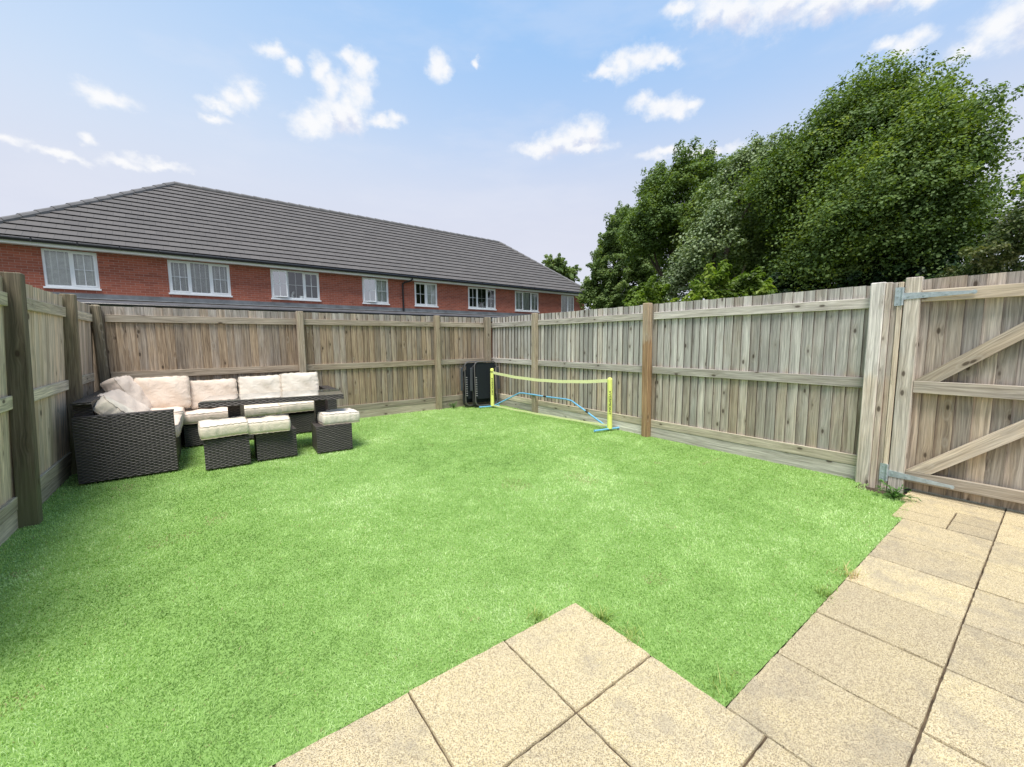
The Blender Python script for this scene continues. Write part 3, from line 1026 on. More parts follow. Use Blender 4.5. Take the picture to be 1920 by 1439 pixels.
# gate ---------------------------------------------------------------------
gt = thing('garden_gate', 'timber ledged and braced garden gate with galvanised strap hinges at the end of the path', 'gate', (4.82, 0.883, 0))
GW = 1.05
mb = MB()
pale_panel(mb, (0.085, -GW, 0), (0, 1, 0), (-1, 0, 0), GW - 0.055, 0.012, 1.815, pitch=0.104, seed=500)
mb.build('board_panel', [W_GATE, W_EDGE], gt)
for y0, y1 in ((-0.105, -0.003), (-GW + 0.003, -GW + 0.10)):
    mb = MB()
    post(mb, -0.012, y0, 0.055, y1, 1.832, seed=int(510 - y0 * 10), ch=0.004)
    mb.build('stile', W_GATE_FRAME, gt)
for k, (z, hh) in enumerate(((1.625, 0.095), (0.863, 0.102), (0.088, 0.092))):
    mb = MB()
    rail(mb, (0, -GW + 0.102, 0), (0, 1, 0), (-1, 0, 0), GW - 0.209, z, hh, 0.045, seed=520 + k)
    mb.build('rail', W_GATE_FRAME, gt)
def brace(z0, z1, k):
    # from the hinge side (low) up to the latch side
    y0, y1 = -0.107, -GW + 0.11
    a = Vector((0.006, y0 - 0.065, z0)); bb = Vector((0.006, y1, z1))
    d = bb - a
    nrm = Vector((0, -d.z, d.y)).normalized()
    if nrm.z < 0: nrm = -nrm
    wd_ = 0.092
    # parallelogram prism butting the rails
    L = d.length
    e = d / L
    sh = wd_ * (e.z / abs(e.y)) if abs(e.y) > 1e-3 else 0
    r = random.Random(k).random()
    off = nrm * wd_
    # corner points: lower edge starts further along than the upper edge
    y_lo0 = y0 - 0.155
    pts = []
    slope = d.z / d.y
    lo0 = Vector((0, y_lo0, z0)); lo1 = Vector((0, y1, z0 + (y1 - y_lo0) * slope))
    up0 = Vector((0, y0 - 0.002, z0)); up1 = Vector((0, y1, z0 + (y1 - y0) * slope))
    xf, xb = 0.002, 0.046
    A = [Vector((xf, p.y, p.z)) for p in (lo0, lo1, up1, up0)]
    B = [Vector((xb, p.y, p.z)) for p in (lo0, lo1, up1, up0)]
    mb = MB()
    ou = r * 20
    def uvp(p):
        q = p - lo0
        return (ou + q.dot(nrm), ou + q.dot(e))
    mb.face([A[3], A[2], A[1], A[0]], [uvp(p) for p in (A[3], A[2], A[1], A[0])], r)
    for i in range(4):
        j = (i + 1) % 4
        q = [A[i], A[j], B[j], B[i]]
        mb.face(q, [uvp(p) for p in q], r)
    mb.face(B, [uvp(p) for p in B], r)
    mb.build('brace', W_GATE_FRAME, gt)
brace(0.967, 1.62, 541)
brace(0.183, 0.86, 542)


def strap(zc, dz, ln, k):
    root_x = -0.0175
    mb = MB()
    n = 10
    for i in range(n):
        a, c = i / n, (i + 1) / n
        w0 = 0.028 * (1 - 0.62 * a); w1 = 0.028 * (1 - 0.62 * c)
        y0, y1 = -ln * a - 0.0, -ln * c
        zc0, zc1 = zc + dz * a, zc + dz * c
        q = [(root_x, y0, zc0 - w0), (root_x, y1, zc1 - w1), (root_x, y1, zc1 + w1), (root_x, y0, zc0 + w0)]
        mb.face(list(reversed(q)), [(p[1], p[2]) for p in reversed(q)], 0.5)
        for s, w_a, w_b in ((1, w0, w1), (-1, w0, w1)):
            q = [(root_x, y0, zc0 + s * w_a), (root_x, y1, zc1 + s * w_b), (root_x + 0.005, y1, zc1 + s * w_b), (root_x + 0.005, y0, zc0 + s * w_a)]
            mb.face(q if s > 0 else list(reversed(q)), [(p[1], p[2]) for p in q], 0.5)
    mb.tube([(root_x + 0.001, -ln + 0.006, zc + dz), (root_x - 0.0005, -ln + 0.006, zc + dz)], 0.016, 14)
    for f in (0.07, 0.3, 0.62, 0.97):
        c = Vector((root_x, -ln * f, zc + dz * f))
        mb.tube([c, c + Vector((-0.004, 0, 0))], 0.0075, 10)
    o = mb.build('hinge_strap', GALV, gt)
    # knuckle and frame plate
    mb = MB()
    mb.tube([(root_x - 0.004, 0.006, zc - 0.075), (root_x - 0.004, 0.006, zc + 0.075)], 0.009, 12)
    mb.box((root_x - 0.0005, 0.012, zc - 0.078), (root_x + 0.0035, 0.056, zc + 0.078))
    for zz in (-0.055, 0, 0.055):
        c = Vector((root_x - 0.0005, 0.036, zc + zz))
        mb.tube([c, c + Vector((-0.003, 0, 0))], 0.006, 8)
    mb.build('hinge_plate', GALV, o)
strap(1.678, 0.0, 0.41, 1)
strap(0.135, -0.018, 0.40, 2)

# ------------------------------------------------------------------ terrace of houses
PH = rad(2.7)
D0 = 18 * math.cos(PH)
hs = thing('terraced_house_row', 'long red brick terrace with grey hipped tile roof and white windows beyond the far fence', 'building',
           (-math.sin(PH) * D0, math.cos(PH) * D0, 0), PH)
U0, U1, DEP, ZE = -3.72, 20.77, 8.0, 4.14
WINS = [  # u0, u1, lights, fill, open sash index
    (-2.74, -1.60, 2, 'net', None), (0.05, 1.75, 3, 'blind', None), (3.02, 4.73, 3, 'dark_open', 0), (6.45, 7.61, 2, 'teal_open', 0),
    (8.87, 10.06, 2, 'dark', None), (11.83, 13.59, 3, 'black', None), (14.93, 16.73, 3, 'net', None), (18.62, 19.78, 2, 'net', None)]
WZ0, WZ1 = 2.985, 4.065
# front wall with window openings
mb = MB()
def wq(u0, z0, u1, z1, y=0.0):
    q = [(u0, y, z0), (u1, y, z0), (u1, y, z1), (u0, y, z1)]
    mb.face(q, [(a, c) for a, _, c in q], 0.5)
wq(U0, -0.1, U1, WZ0 - 0.02)
wq(U0, WZ1, U1, ZE + 0.06)
prev = U0
for (a, c, *_r2) in WINS:
    wq(prev, WZ0 - 0.02, a, WZ1)
    for uu in (a, c):
        q = [(uu, 0, WZ0 - 0.02), (uu, 0.1, WZ0 - 0.02), (uu, 0.1, WZ1), (uu, 0, WZ1)]
        if uu == c: q.reverse()
        mb.face(q, [(p[1], p[2]) for p in q], 0.5)
    prev = c
wq(prev, WZ0 - 0.02, U1, WZ1)
for (ua, ya, ub, yb_) in ((U1, 0, U1, DEP), (U1, DEP, U0, DEP), (U0, DEP, U0, 0)):
    q = [(ua, ya, -0.1), (ub, yb_, -0.1), (ub, yb_, ZE + 0.06), (ua, ya, ZE + 0.06)]
    mb.face(q, [(p[0] + p[1], p[2]) for p in q], 0.5)
mb.build('wall', BRICK, hs)

# roof: stepped courses on four slopes
mb = MB()
OV = 0.34
ru0, ru1, rz = 0.50, 16.91, 7.66
eu0, eu1, ey0, ey1, ez = U0 - OV, U1 + OV, -OV, DEP + OV, 4.27
ry = DEP / 2
def slope(e0, e1, r0, r1, hdir, ncourse=17):
    """e0,e1 eaves ends; r0,r1 matching ridge ends"""
    e0, e1, r0, r1 = map(Vector, (e0, e1, r0, r1))
    run = (e1 - e0).normalized()
    upv = (r0 - e0) - run * (r0 - e0).dot(run)
    L = upv.length
    ups = upv.normalized()
    nrm = run.cross(ups).normalized()
    if nrm.z < 0: nrm = -nrm
    for i in range(ncourse):
        a, c = i / ncourse, (i + 1) / ncourse
        A0, A1 = e0.lerp(r0, a), e1.lerp(r1, a)
        B0, B1 = e0.lerp(r0, c), e1.lerp(r1, c)
        lo, hi = nrm * 0.042, nrm * 0.006
        q = [A0 + lo, A1 + lo, B1 + hi, B0 + hi]
        uv = [((p - e0).dot(run), (a if k < 2 else c) * ncourse * 0.345) for k, p in enumerate(q)]
        nn = (q[1] - q[0]).cross(q[2] - q[0])
        if nn.dot(nrm) < 0:
            q.reverse(); uv.reverse()
        mb.face(q, uv, 0.5)
        q = [A0 + nrm * 0.004, A1 + nrm * 0.004, A1 + lo, A0 + lo]
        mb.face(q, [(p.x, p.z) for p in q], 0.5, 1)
TILE_EDGE = plain('tile_edge_shadow', (0.02, 0.02, 0.023), 0.9, 0.2)  # butt ends near black: shadow line of each course painted in
slope((eu0, ey0, ez), (eu1, ey0, ez), (ru0, ry, rz), (ru1, ry, rz), 0)
slope((eu1, ey1, ez), (eu0, ey1, ez), (ru1, ry, rz), (ru0, ry, rz), 0)
slope((eu1, ey0, ez), (eu1, ey1, ez), (ru1, ry, rz), (ru1, ry, rz), 0)
slope((eu0, ey1, ez), (eu0, ey0, ez), (ru0, ry, rz), (ru0, ry, rz), 0)
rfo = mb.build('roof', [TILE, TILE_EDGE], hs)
mb = MB()
def capline(a, c):
    a, c = Vector(a), Vector(c)
    L = (c - a).length
    n_ = max(2, int(L / 0.45))
    for i in range(n_):
        p, q = a.lerp(c, i / n_), a.lerp(c, (i + 1.06) / n_)
        z = 0.0
        mb.tube([p + Vector((0, 0, 0.005)), q + Vector((0, 0, -0.005))], [0.115, 0.10], 10)
capline((ru0, ry, rz + 0.0), (ru1, ry, rz + 0.0))
capline((eu0, ey0, ez), (ru0, ry, rz)); capline((eu1, ey0, ez), (ru1, ry, rz))
capline((eu0, ey1, ez), (ru0, ry, rz)); capline((eu1, ey1, ez), (ru1, ry, rz))
mb.build('ridge_tiles', RIDGE, rfo, smooth=True)
# fascia / soffit
mb = MB()
zf0, zf1 = 4.082, 4.215
mb.box((eu0 + 0.06, ey0 + 0.06, zf0), (eu1 - 0.06, ey0 + 0.085, zf1))
mb.box((eu1 - 0.085, ey0 + 0.086, zf0), (eu1 - 0.06, ey1 - 0.06, zf1))
mb.box((eu0 + 0.06, ey0 + 0.086, zf0), (eu0 + 0.085, ey1 - 0.06, zf1))
mb.box((eu0 + 0.086, ey0 + 0.086, zf0 + 0.01), (eu1 - 0.086, -0.004, zf0 + 0.02))
mb.build('fascia', WHITE_PVC, hs)
mb = MB()
def gutter(p0, p1):
    mb.tube([p0, p1], 0.058, 12)
gutter((eu0 - 0.02, ey0 + 0.0, 4.215), (eu1 + 0.02, ey0 + 0.0, 4.215))
gutter((eu1 + 0.0, ey0, 4.215), (eu1 + 0.0, ey1, 4.215))
gutter((eu0 - 0.0, ey0, 4.215), (eu0 - 0.0, ey1, 4.215))
for i in range(28):
    u = eu0 + 0.3 + i * 0.9
    if u < eu1:
        mb.box((u, ey0 - 0.066, 4.165), (u + 0.03, ey0 + 0.06, 4.262))
mb.build('gutter', BLACK_PL, hs, smooth=False)
mb = MB()
mb.tube([(8.62, ey0, 4.20), (8.62, ey0, 4.10), (8.55, ey0 + 0.1, 4.04), (8.34, -0.12, 3.98), (8.27, -0.06, 3.90), (8.27, -0.06, 2.6)], 0.036, 10)
for z in (3.78, 3.1, 2.75):
    mb.tube([(8.27, -0.06, z), (8.27, -0.06, z + 0.06)], 0.045, 10)
mb.build('downpipe', BLACK_PL, hs, smooth=True)

# windows
def window(u0, u1, lights, fill, opn):
    F = 0.045
    f = MB()
    y0, y1 = 0.02, 0.085
    z0, z1 = WZ0, WZ1
    f.box((u0, y0, z0), (u1, y1, z0 + F)); f.box((u0, y0, z1 - F), (u1, y1, z1))
    f.box((u0, y0, z0 + F), (u0 + F, y1, z1 - F)); f.box((u1 - F, y0, z0 + F), (u1, y1, z1 - F))
    wl = (u1 - u0) / lights
    for i in range(1, lights):
        f.box((u0 + wl * i - F / 2, y0, z0 + F), (u0 + wl * i + F / 2, y1, z1 - F))
    wroot = f.build('window', WHITE_PVC, hs)
    s = MB()
    s.box((u0 - 0.03, -0.045, z0 - 0.05), (u1 + 0.03, 0.08, z0 - 0.002))
    s.build('sill', WHITE_PVC, wroot)
    for i in range(lights):
        a = u0 + wl * i + (F if i == 0 else F / 2)
        c = u0 + wl * (i + 1) - (F if i == lights - 1 else F / 2)
        za, zb = z0 + F, z1 - F
        G = 0.042
        cas = MB()
        gy0, gy1 = 0.008, 0.05
        is_cas = not (lights == 3 and i == 1) and not (lights == 2 and fill == 'net' and i == 0)
        if not is_cas:
            G = 0.012; gy0 = 0.03
        cas.box((0, gy0, 0), (c - a, gy1, G)); cas.box((0, gy0, zb - za - G), (c - a, gy1, zb - za))
        cas.box((0, gy0, G), (G, gy1, zb - za - G)); cas.box((c - a - G, gy0, G), (c - a, gy1, zb - za - G))
        zm = (zb - za) / 2
        um = (c - a) / 2
        cas.box((um - 0.009, gy0 + 0.012, G), (um + 0.009, gy1 - 0.012, zb - za - G))
        cas.box((G, gy0 + 0.014, zm - 0.009), (um - 0.009, gy1 - 0.014, zm + 0.009))
        cas.box((um + 0.009, gy0 + 0.014, zm - 0.009), (c - a - G, gy1 - 0.014, zm + 0.009))
        co_ = cas.build('sash', WHITE_PVC, wroot)
        co_.location = (a, 0, za)
        if opn == i:
            co_.rotation_euler = (0, 0, rad(-16))
            co_.location = (a - 0.005, -0.012, za)
        pn = MB()
        pn.face([(0.01, 0.031, 0.01), (c - a - 0.01, 0.031, 0.01), (c - a - 0.01, 0.031, zb - za - 0.01), (0.01, 0.031, zb - za - 0.01)], [(0, 0)] * 4, 0.5)
        po = pn.build('pane', PANE_OPEN if opn == i else PANE, wroot)
        po.location = co_.location; po.rotation_euler = co_.rotation_euler
        # window dressing
        d = MB()
        yb2 = 0.12
        if fill == 'blind' or fill == 'net':
            nsl = 30
            for k in range(nsl):
                z = za + 0.01 + (zb - za - 0.02) * k / nsl
                hgt = (zb - za) / nsl * (0.55 if fill == 'blind' else 0.86)
                d.face([(a, yb2, z), (c, yb2, z), (c, yb2 + 0.012, z + hgt), (a, yb2 + 0.012, z + hgt)], [(0, 0)] * 4, 0.5)
            for fx in (0.22, 0.8):
                uu = a + (c - a) * fx
                d.box((uu - 0.014, yb2 - 0.008, za), (uu + 0.014, yb2 - 0.004, zb))
            d.build('blind', SLAT_W if fill == 'net' else CURT_W, wroot)
        elif fill == 'dark_open':
            nsl = 22
            for k in range(nsl):
                z = za + 0.01 + (zb - za - 0.02) * k / nsl
                d.face([(a, yb2, z), (c, yb2, z), (c, yb2 + 0.012, z + 0.03), (a, yb2 + 0.012, z + 0.03)], [(0, 0)] * 4, 0.5)
            d.build('blind', SLAT_G, wroot)
        elif fill == 'teal_open' or (fill == 'dark' and i == 1):
            nst = 36
            for k in range(nst):
                xa_, xb_ = a + (c - a) * k / nst, a + (c - a) * (k + 1) / nst
                yy0, yy1 = yb2 + 0.02 * math.sin(k * 1.3), yb2 + 0.02 * math.sin((k + 1) * 1.3)
                d.face([(xa_, yy0, za), (xb_, yy1, za), (xb_, yy1, zb), (xa_, yy0, zb)], [(0, 0)] * 4, 0.5)
            d.build('curtain', CURT_TEAL if fill == 'teal_open' and i == 0 else CURT_W, wroot)
    rm = MB()
    rm.box((u0 - 0.02, 0.6, z0 - 0.05), (u1 + 0.02, 0.65, z1 + 0.02))
    rm.box((u0 - 0.06, 0.105, z0 - 0.05), (u0 - 0.022, 0.598, z1 + 0.02)); rm.box((u1 + 0.022, 0.105, z0 - 0.05), (u1 + 0.06, 0.598, z1 + 0.02))
    rm.box((u0 - 0.02, 0.105, z0 - 0.06), (u1 + 0.02, 0.598, z0 - 0.052)); rm.box((u0 - 0.02, 0.105, z1 + 0.022), (u1 + 0.02, 0.598, z1 + 0.03))
    rm.build('room_interior', ROOM, wroot)
    if fill == 'dark_open':
        o_ = MB()
        o_.tube([(u0 + 0.72, 0.10, z0 + F), (u0 + 0.72, 0.10, z0 + F + 0.14), (u0 + 0.74, 0.10, z0 + F + 0.16), (u0 + 0.78, 0.10, z0 + F + 0.25)], [0.05, 0.035, 0.05, 0.03], 10)
        o_.build('window_ornament', CURT_W, wroot)
        o_ = MB()
        o_.tube([(u0 + 1.03, 0.10, z0 + F), (u0 + 1.03, 0.10, z0 + F + 0.09)], [0.08, 0.09], 10)
        o_.build('window_ornament', CURT_W, wroot)
    if fill == 'black':
        for du in (0.72, 0.98, 1.5):
            o_ = MB()
            o_.tube([(u0 + du, 0.11, z0 + F), (u0 + du + 0.02, 0.11, z0 + F + 0.22), (u0 + du + 0.05, 0.11, z0 + F + 0.3)], [0.03, 0.012, 0.02], 6)
            o_.build('window_ornament', CURT_W, wroot)
for wdef in WINS:
    window(*wdef)

# lean-to roof along the ground floor
mb = MB()
LY = 1.15
ul0, ul1 = U0 - 0.1, 19.6
mb.box((ul0, -0.02, 2.66), (ul1, -0.004, 2.83))
q = [(ul0, -0.02, 2.70), (ul0, -0.16, 2.665), (ul1, -0.16, 2.665), (ul1, -0.02, 2.70)]
mb.face(q, [(p[0], p[1]) for p in q], 0.5)
lt = mb.build('lean_to_roof', LEAD, hs)
mb = MB()
nc = 4
for i in range(nc):
    a, c = i / nc, (i + 1) / nc
    za, zb = 2.645 - 0.17 * a, 2.645 - 0.17 * c
    q = [(ul0, -0.1 - (LY - 0.1) * a, za), (ul0, -0.1 - (LY - 0.1) * c, zb + 0.012), (ul1, -0.1 - (LY - 0.1) * c, zb + 0.012), (ul1, -0.1 - (LY - 0.1) * a, za)]
    mb.face(q, [(p[0], p[1]) for p in q], 0.5)
    q = [(ul0, -0.1 - (LY - 0.1) * c, zb + 0.012), (ul0, -0.1 - (LY - 0.1) * c, zb), (ul1, -0.1 - (LY - 0.1) * c, zb), (ul1, -0.1 - (LY - 0.1) * c, zb + 0.012)]
    mb.face(q, [(p[0], p[1]) for p in q], 0.5)
mb.build('slates', SLATE, lt)
mb = MB()
mb.tube([(ul0, -LY - 0.03, 2.455), (ul1, -LY - 0.03, 2.455)], 0.038, 10)
mb.build('gutter', BLACK_PL, lt)
mb = MB()
FASG = plain('grey_fascia_board', (0.30, 0.30, 0.30), 0.6)
mb.box((ul0, -LY + 0.02, 2.28), (-0.55, -LY + 0.05, 2.42)); mb.box((1.35, -LY + 0.02, 2.28), (ul1, -LY + 0.05, 2.42))
mb.build('fascia', FASG, lt)
mb = MB()
mb.box((-0.52, -LY + 0.02, 2.30), (1.32, -LY + 0.06, 2.40))
mb.build('fascia', WHITE_PVC, lt)
mb = MB()
for u in (-2.9, -0.75, 1.3, 3.3, 4.9, 6.0, 7.1, 9.2, 11.4, 13.6):
    mb.box((u, -LY - 0.07, 2.32), (u + 0.05, -LY + 0.01, 2.43))
    mb.tube([(u + 0.1, -LY - 0.03, 2.44), (u + 0.1, -LY - 0.03, 0.0)], 0.034, 8)
mb.build('gutter_bracket', BLACK_PL, lt)

# ------------------------------------------------------------------ trees
LOBES = {
'T1': [(13.79, 2.89, 6.95, 0.42, 0.64), (13.91, 3.52, 7.08, 0.55, 0.81), (13.46, 2.26, 6.33, 0.38, 0.6), (13.45, 3.97, 6.61, 0.6, 0.85), (13.88, 4.73, 6.4, 0.55, 0.74), (14.26, 3.43, 6.11, 0.91, 1.31), (13.19, 2.22, 5.11, 0.78, 1.19), (13.41, 1.6, 5.97, 0.23, 0.38), (13.17, 1.44, 5.09, 0.26, 0.42), (13.2, 4.34, 5.43, 0.84, 1.12), (12.79, 3.29, 4.36, 0.93, 1.28), (13.72, 2.41, 4.18, 0.95, 1.38), (14.15, 1.65, 4.25, 0.38, 0.58), (13.07, 3.86, 3.83, 0.99, 1.3), (13.98, 2.98, 3.39, 0.88, 1.21), (14.03, 1.86, 3.33, 0.66, 0.99), (12.29, 4.83, 5.65, 0.42, 0.55)] ,
'T2': [(14.75, 6.48, 6.32, 0.69, 0.86), (14.55, 5.46, 5.74, 0.75, 0.97), (14.4, 6.59, 5.03, 0.93, 1.12), (14.46, 5.8, 4.55, 1.01, 1.25), (14.77, 7.05, 3.96, 0.93, 1.09), (14.91, 5.47, 3.57, 0.95, 1.17)] ,
'T3': [(15.59, 9.43, 7.86, 0.62, 0.75), (15.74, 10.83, 7.65, 0.58, 0.67), (17.26, 9.37, 8.11, 0.65, 0.79), (15.47, 10.25, 6.64, 1.04, 1.19), (16.03, 8.96, 6.22, 0.97, 1.15), (15.23, 10.93, 5.91, 0.96, 1.07), (17.16, 10.26, 5.38, 1.32, 1.5), (15.98, 12.17, 6.29, 0.52, 0.58)] ,
'T4': [(12.85, 5.24, 6.32, 0.27, 0.35), (12.96, 5.95, 6.45, 0.31, 0.4), (12.71, 6.25, 5.82, 0.38, 0.47), (11.89, 6.18, 4.84, 0.43, 0.51), (11.4, 6.11, 4.04, 0.45, 0.53), (11.97, 6.97, 3.66, 0.48, 0.54), (11.66, 7.19, 3.03, 0.44, 0.48)] ,
'T5': [(18.09, 15.16, 6.54, 0.8, 0.86), (17.41, 15.35, 5.01, 0.59, 0.63), (18.57, 14.78, 7.5, 0.83, 0.92), (18.95, 14.58, 5.84, 1.2, 1.3), (18.0, 14.85, 4.24, 0.81, 0.86), (18.88, 13.82, 5.16, 1.04, 1.13), (19.6, 13.63, 3.94, 0.93, 1.0), (18.59, 16.77, 4.1, 0.48, 0.5), (18.22, 16.0, 5.99, 0.56, 0.6), (17.24, 15.79, 4.37, 0.5, 0.52), (17.67, 15.28, 3.41, 0.69, 0.72), (18.61, 14.95, 3.29, 0.84, 0.88), (18.71, 13.63, 2.92, 0.79, 0.84), (16.93, 15.77, 3.56, 0.39, 0.4)] ,
'T6': [(9.79, 6.98, 2.61, 0.3, 0.32), (9.14, 6.83, 2.36, 0.23, 0.25), (9.95, 6.67, 2.42, 0.29, 0.32)] ,
'T7': [(9.6, 4.98, 2.56, 0.37, 0.42), (10.23, 4.74, 2.67, 0.36, 0.43), (9.91, 5.49, 2.45, 0.28, 0.31), (10.39, 4.33, 2.49, 0.31, 0.37)] ,
'T8': [(10.21, 0.63, 2.66, 0.28, 0.45), (9.81, 0.9, 2.66, 0.24, 0.37), (10.18, 0.71, 3.11, 0.18, 0.29), (9.79, 0.5, 2.89, 0.24, 0.39), (10.02, 1.18, 2.31, 0.23, 0.35)] ,
'T9': [(12.23, 0.49, 4.16, 0.2, 0.34), (12.41, 0.47, 3.55, 0.32, 0.53)] ,
'T10': [(22.99, 25.19, 7.19, 0.9, 0.94), (24.31, 25.02, 6.66, 0.84, 0.87), (24.86, 28.79, 7.33, 0.74, 0.77), (23.81, 25.43, 6.03, 1.06, 1.09)] ,
'T11': [(12.69, 4.61, 2.39, 0.64, 0.79), (12.91, 3.73, 2.33, 0.64, 0.81), (13.25, 2.87, 2.4, 0.62, 0.84), (13.02, 1.91, 2.36, 0.53, 0.77), (13.31, 1.09, 2.35, 0.43, 0.67), (11.51, 4.9, 2.15, 0.58, 0.69)] ,
}
WIND = (Vector((0.803, -0.596, 0)) * 0.75 + Vector((0, 0, 0.55))).normalized()


def leaf_mesh(name, lobes, mat, parent, per_m2, leaf, wind=0.6, seed=1, spray_len=0.6, fill=0.45, tone=(0.5, 0.28), droop=0.0):
    rs = np.random.RandomState(seed)
    Vs, Fs, Rn = [], [], []
    W = np.array(WIND)
    tot = 0
    for li, (x, y, z, rh, rv) in enumerate(lobes):
        rd = max(rh, rv) * 1.15
        vd = np.array([x, y, 0.0]); vd /= np.linalg.norm(vd)
        sd = np.array([vd[1], -vd[0], 0.0])
        area = 4 * np.pi * ((rh * rv) ** 1.6 / 3 + (rh * rd) ** 1.6 / 3 + (rv * rd) ** 1.6 / 3) ** (1 / 1.6)
        nl = 170
        ns = int(area * per_m2 / nl) + 3
        lobe_tone = rs.normal(0, 0.04)
        for part in range(2):
            nn = ns if part == 0 else int(ns * fill)
            d = rs.normal(size=(nn, 3)); d /= np.linalg.norm(d, axis=1)[:, None]
            lump = rs.uniform(0.74, 1.04, nn) if part == 0 else rs.uniform(0.2, 0.7, nn)
            c = np.array([x, y, z]) + (sd * (d[:, 0] * rh)[:, None] + vd * (d[:, 1] * rd)[:, None] + np.array([0, 0, 1.0]) * (d[:, 2] * rv)[:, None]) * lump[:, None]
            out = sd * d[:, 0:1] + vd * d[:, 1:2] + np.array([0, 0, 1.0]) * d[:, 2:3]
            dirn = out * 0.5 + W * wind + rs.normal(0, 0.22, (nn, 3)) - np.array([0, 0, droop])
            dirn /= np.linalg.norm(dirn, axis=1)[:, None]
            tt = rs.uniform(-0.8, 0.45, (nn, nl))
            slen = spray_len * rs.uniform(0.7, 1.3, (nn, 1))
            rad_ = np.sqrt(np.clip(1 - ((tt + 0.35) / 0.85) ** 2, 0.02, 1)) * 0.24 * slen
            g = rs.normal(size=(nn, nl, 3)); g /= np.linalg.norm(g, axis=2)[:, :, None]
            g[:, :, 2] = g[:, :, 2] * 0.8 + 0.18
            pos = c[:, None, :] + dirn[:, None, :] * (tt * slen)[:, :, None] + g * (rad_ * rs.uniform(0.75, 1.06, (nn, nl)))[:, :, None]
            pos = pos.reshape(-1, 3)
            gg = g.reshape(-1, 3)
            dd = np.repeat(dirn, nl, 0)
            oo = np.repeat(out, nl, 0)
            m_ = len(pos)
            # leaf frame
            nrm = gg * 0.7 + oo * 0.25 + np.array([0, 0, 0.45]) + rs.normal(0, 0.4, (m_, 3))
            nrm /= np.linalg.norm(nrm, axis=1)[:, None]
            ax = dd + rs.normal(0, 0.4, (m_, 3))
            ax -= nrm * np.sum(ax * nrm, 1)[:, None]
            ax /= np.linalg.norm(ax, axis=1)[:, None]
            sdv = np.cross(nrm, ax)
            L = leaf * rs.uniform(0.6, 1.25, m_)[:, None]
            wv = L * rs.uniform(0.26, 0.40, (m_, 1))
            p0 = pos - ax * L * 0.5
            p1 = pos + sdv * wv - ax * L * 0.05 + nrm * L * 0.10
            p2 = pos + ax * L * 0.55 - nrm * L * 0.08
            p3 = pos - sdv * wv - ax * L * 0.05 + nrm * L * 0.10
            V = np.stack([p0, p1, p2, p3], 1).reshape(-1, 3)
            bi = tot + np.arange(m_)[:, None] * 4
            Fs.append(bi + np.array([0, 1, 2])); Fs.append(bi + np.array([0, 2, 3]))
            spray_t = np.repeat(rs.normal(0, tone[1] * 0.8, nn), nl)
            rn = np.clip(tone[0] + lobe_tone + spray_t + rs.normal(0, tone[1] * 0.4, m_), 0.01, 0.99)
            Rn += [rn, rn]
            Vs.append(V)
            tot += m_ * 4
    o = np_mesh(name, np.concatenate(Vs), np.concatenate(Fs), mat, parent, rnd=np.concatenate(Rn))
    return o, tot // 4


def tree(name, key, label, mat, base, per_m2=170, leaf=0.11, trunk_r=0.16, group='trees behind the right fence', **kw):
    lobes = LOBES[key]
    rt = thing(name, label, 'tree' if 'shrub' not in name and 'bush' not in name and 'hedge' not in name else 'shrub', (base[0], base[1], -0.06), group=group)
    loc = [(x - base[0], y - base[1], z + 0.06, a, b_) for (x, y, z, a, b_) in lobes]
    # real directions are needed for the lobe frames: bake in world then shift
    o, nl = leaf_mesh('crown', lobes, mat, rt, per_m2, leaf, **kw)
    me = o.data
    co_ = np.empty(len(me.vertices) * 3, dtype=np.float32)
    me.vertices.foreach_get('co', co_)
    co_ = co_.reshape(-1, 3) - np.array([base[0], base[1], -0.06], dtype=np.float32)
    me.vertices.foreach_set('co', co_.ravel())
    me.update()
    tr = MB()
    rr = random.Random(kw.get('seed', 1))
    zc = sum(l[2] for l in loc) / len(loc)
    fork = max(0.4, zc * 0.45)
    lean_ = Vector((rr.uniform(-0.1, 0.1), rr.uniform(-0.1, 0.1), 0))
    tp = [Vector((0, 0, 0)), Vector((0, 0, fork * 0.5)) + lean_, Vector((0, 0, fork)) + lean_ * 1.5]
    tr.tube(tp, [trunk_r * 1.25, trunk_r, trunk_r * 0.85], 10)
    trunk_ob = tr.build('trunk', BARK, rt, smooth=True)
    lb = MB()
    for (x, y, z, a, b_) in loc:
        e = Vector((x, y, z))
        s = tp[2]
        mid = s.lerp(e, 0.45) + Vector((rr.uniform(-0.2, 0.2), rr.uniform(-0.2, 0.2), rr.uniform(0.0, 0.3)))
        lb.tube([s - Vector((0, 0, 0.1)), s.lerp(mid, 0.5) + Vector((0, 0, 0.08)), mid, mid.lerp(e, 0.6), e], [trunk_r * 0.5, trunk_r * 0.42, trunk_r * 0.3, trunk_r * 0.18, trunk_r * 0.08], 7)
        for q in range(4):
            d = Vector((rr.gauss(0, 1), rr.gauss(0, 1), rr.gauss(0.4, 0.8))).normalized() * min(a, b_) * 0.9
            lb.tube([mid.lerp(e, 0.5), e + d * 0.5, e + d + Vector(WIND) * 0.1], [trunk_r * 0.14, trunk_r * 0.08, trunk_r * 0.03], 5)
    lb.build('branches', BARK, rt, smooth=True)
    return rt, nl


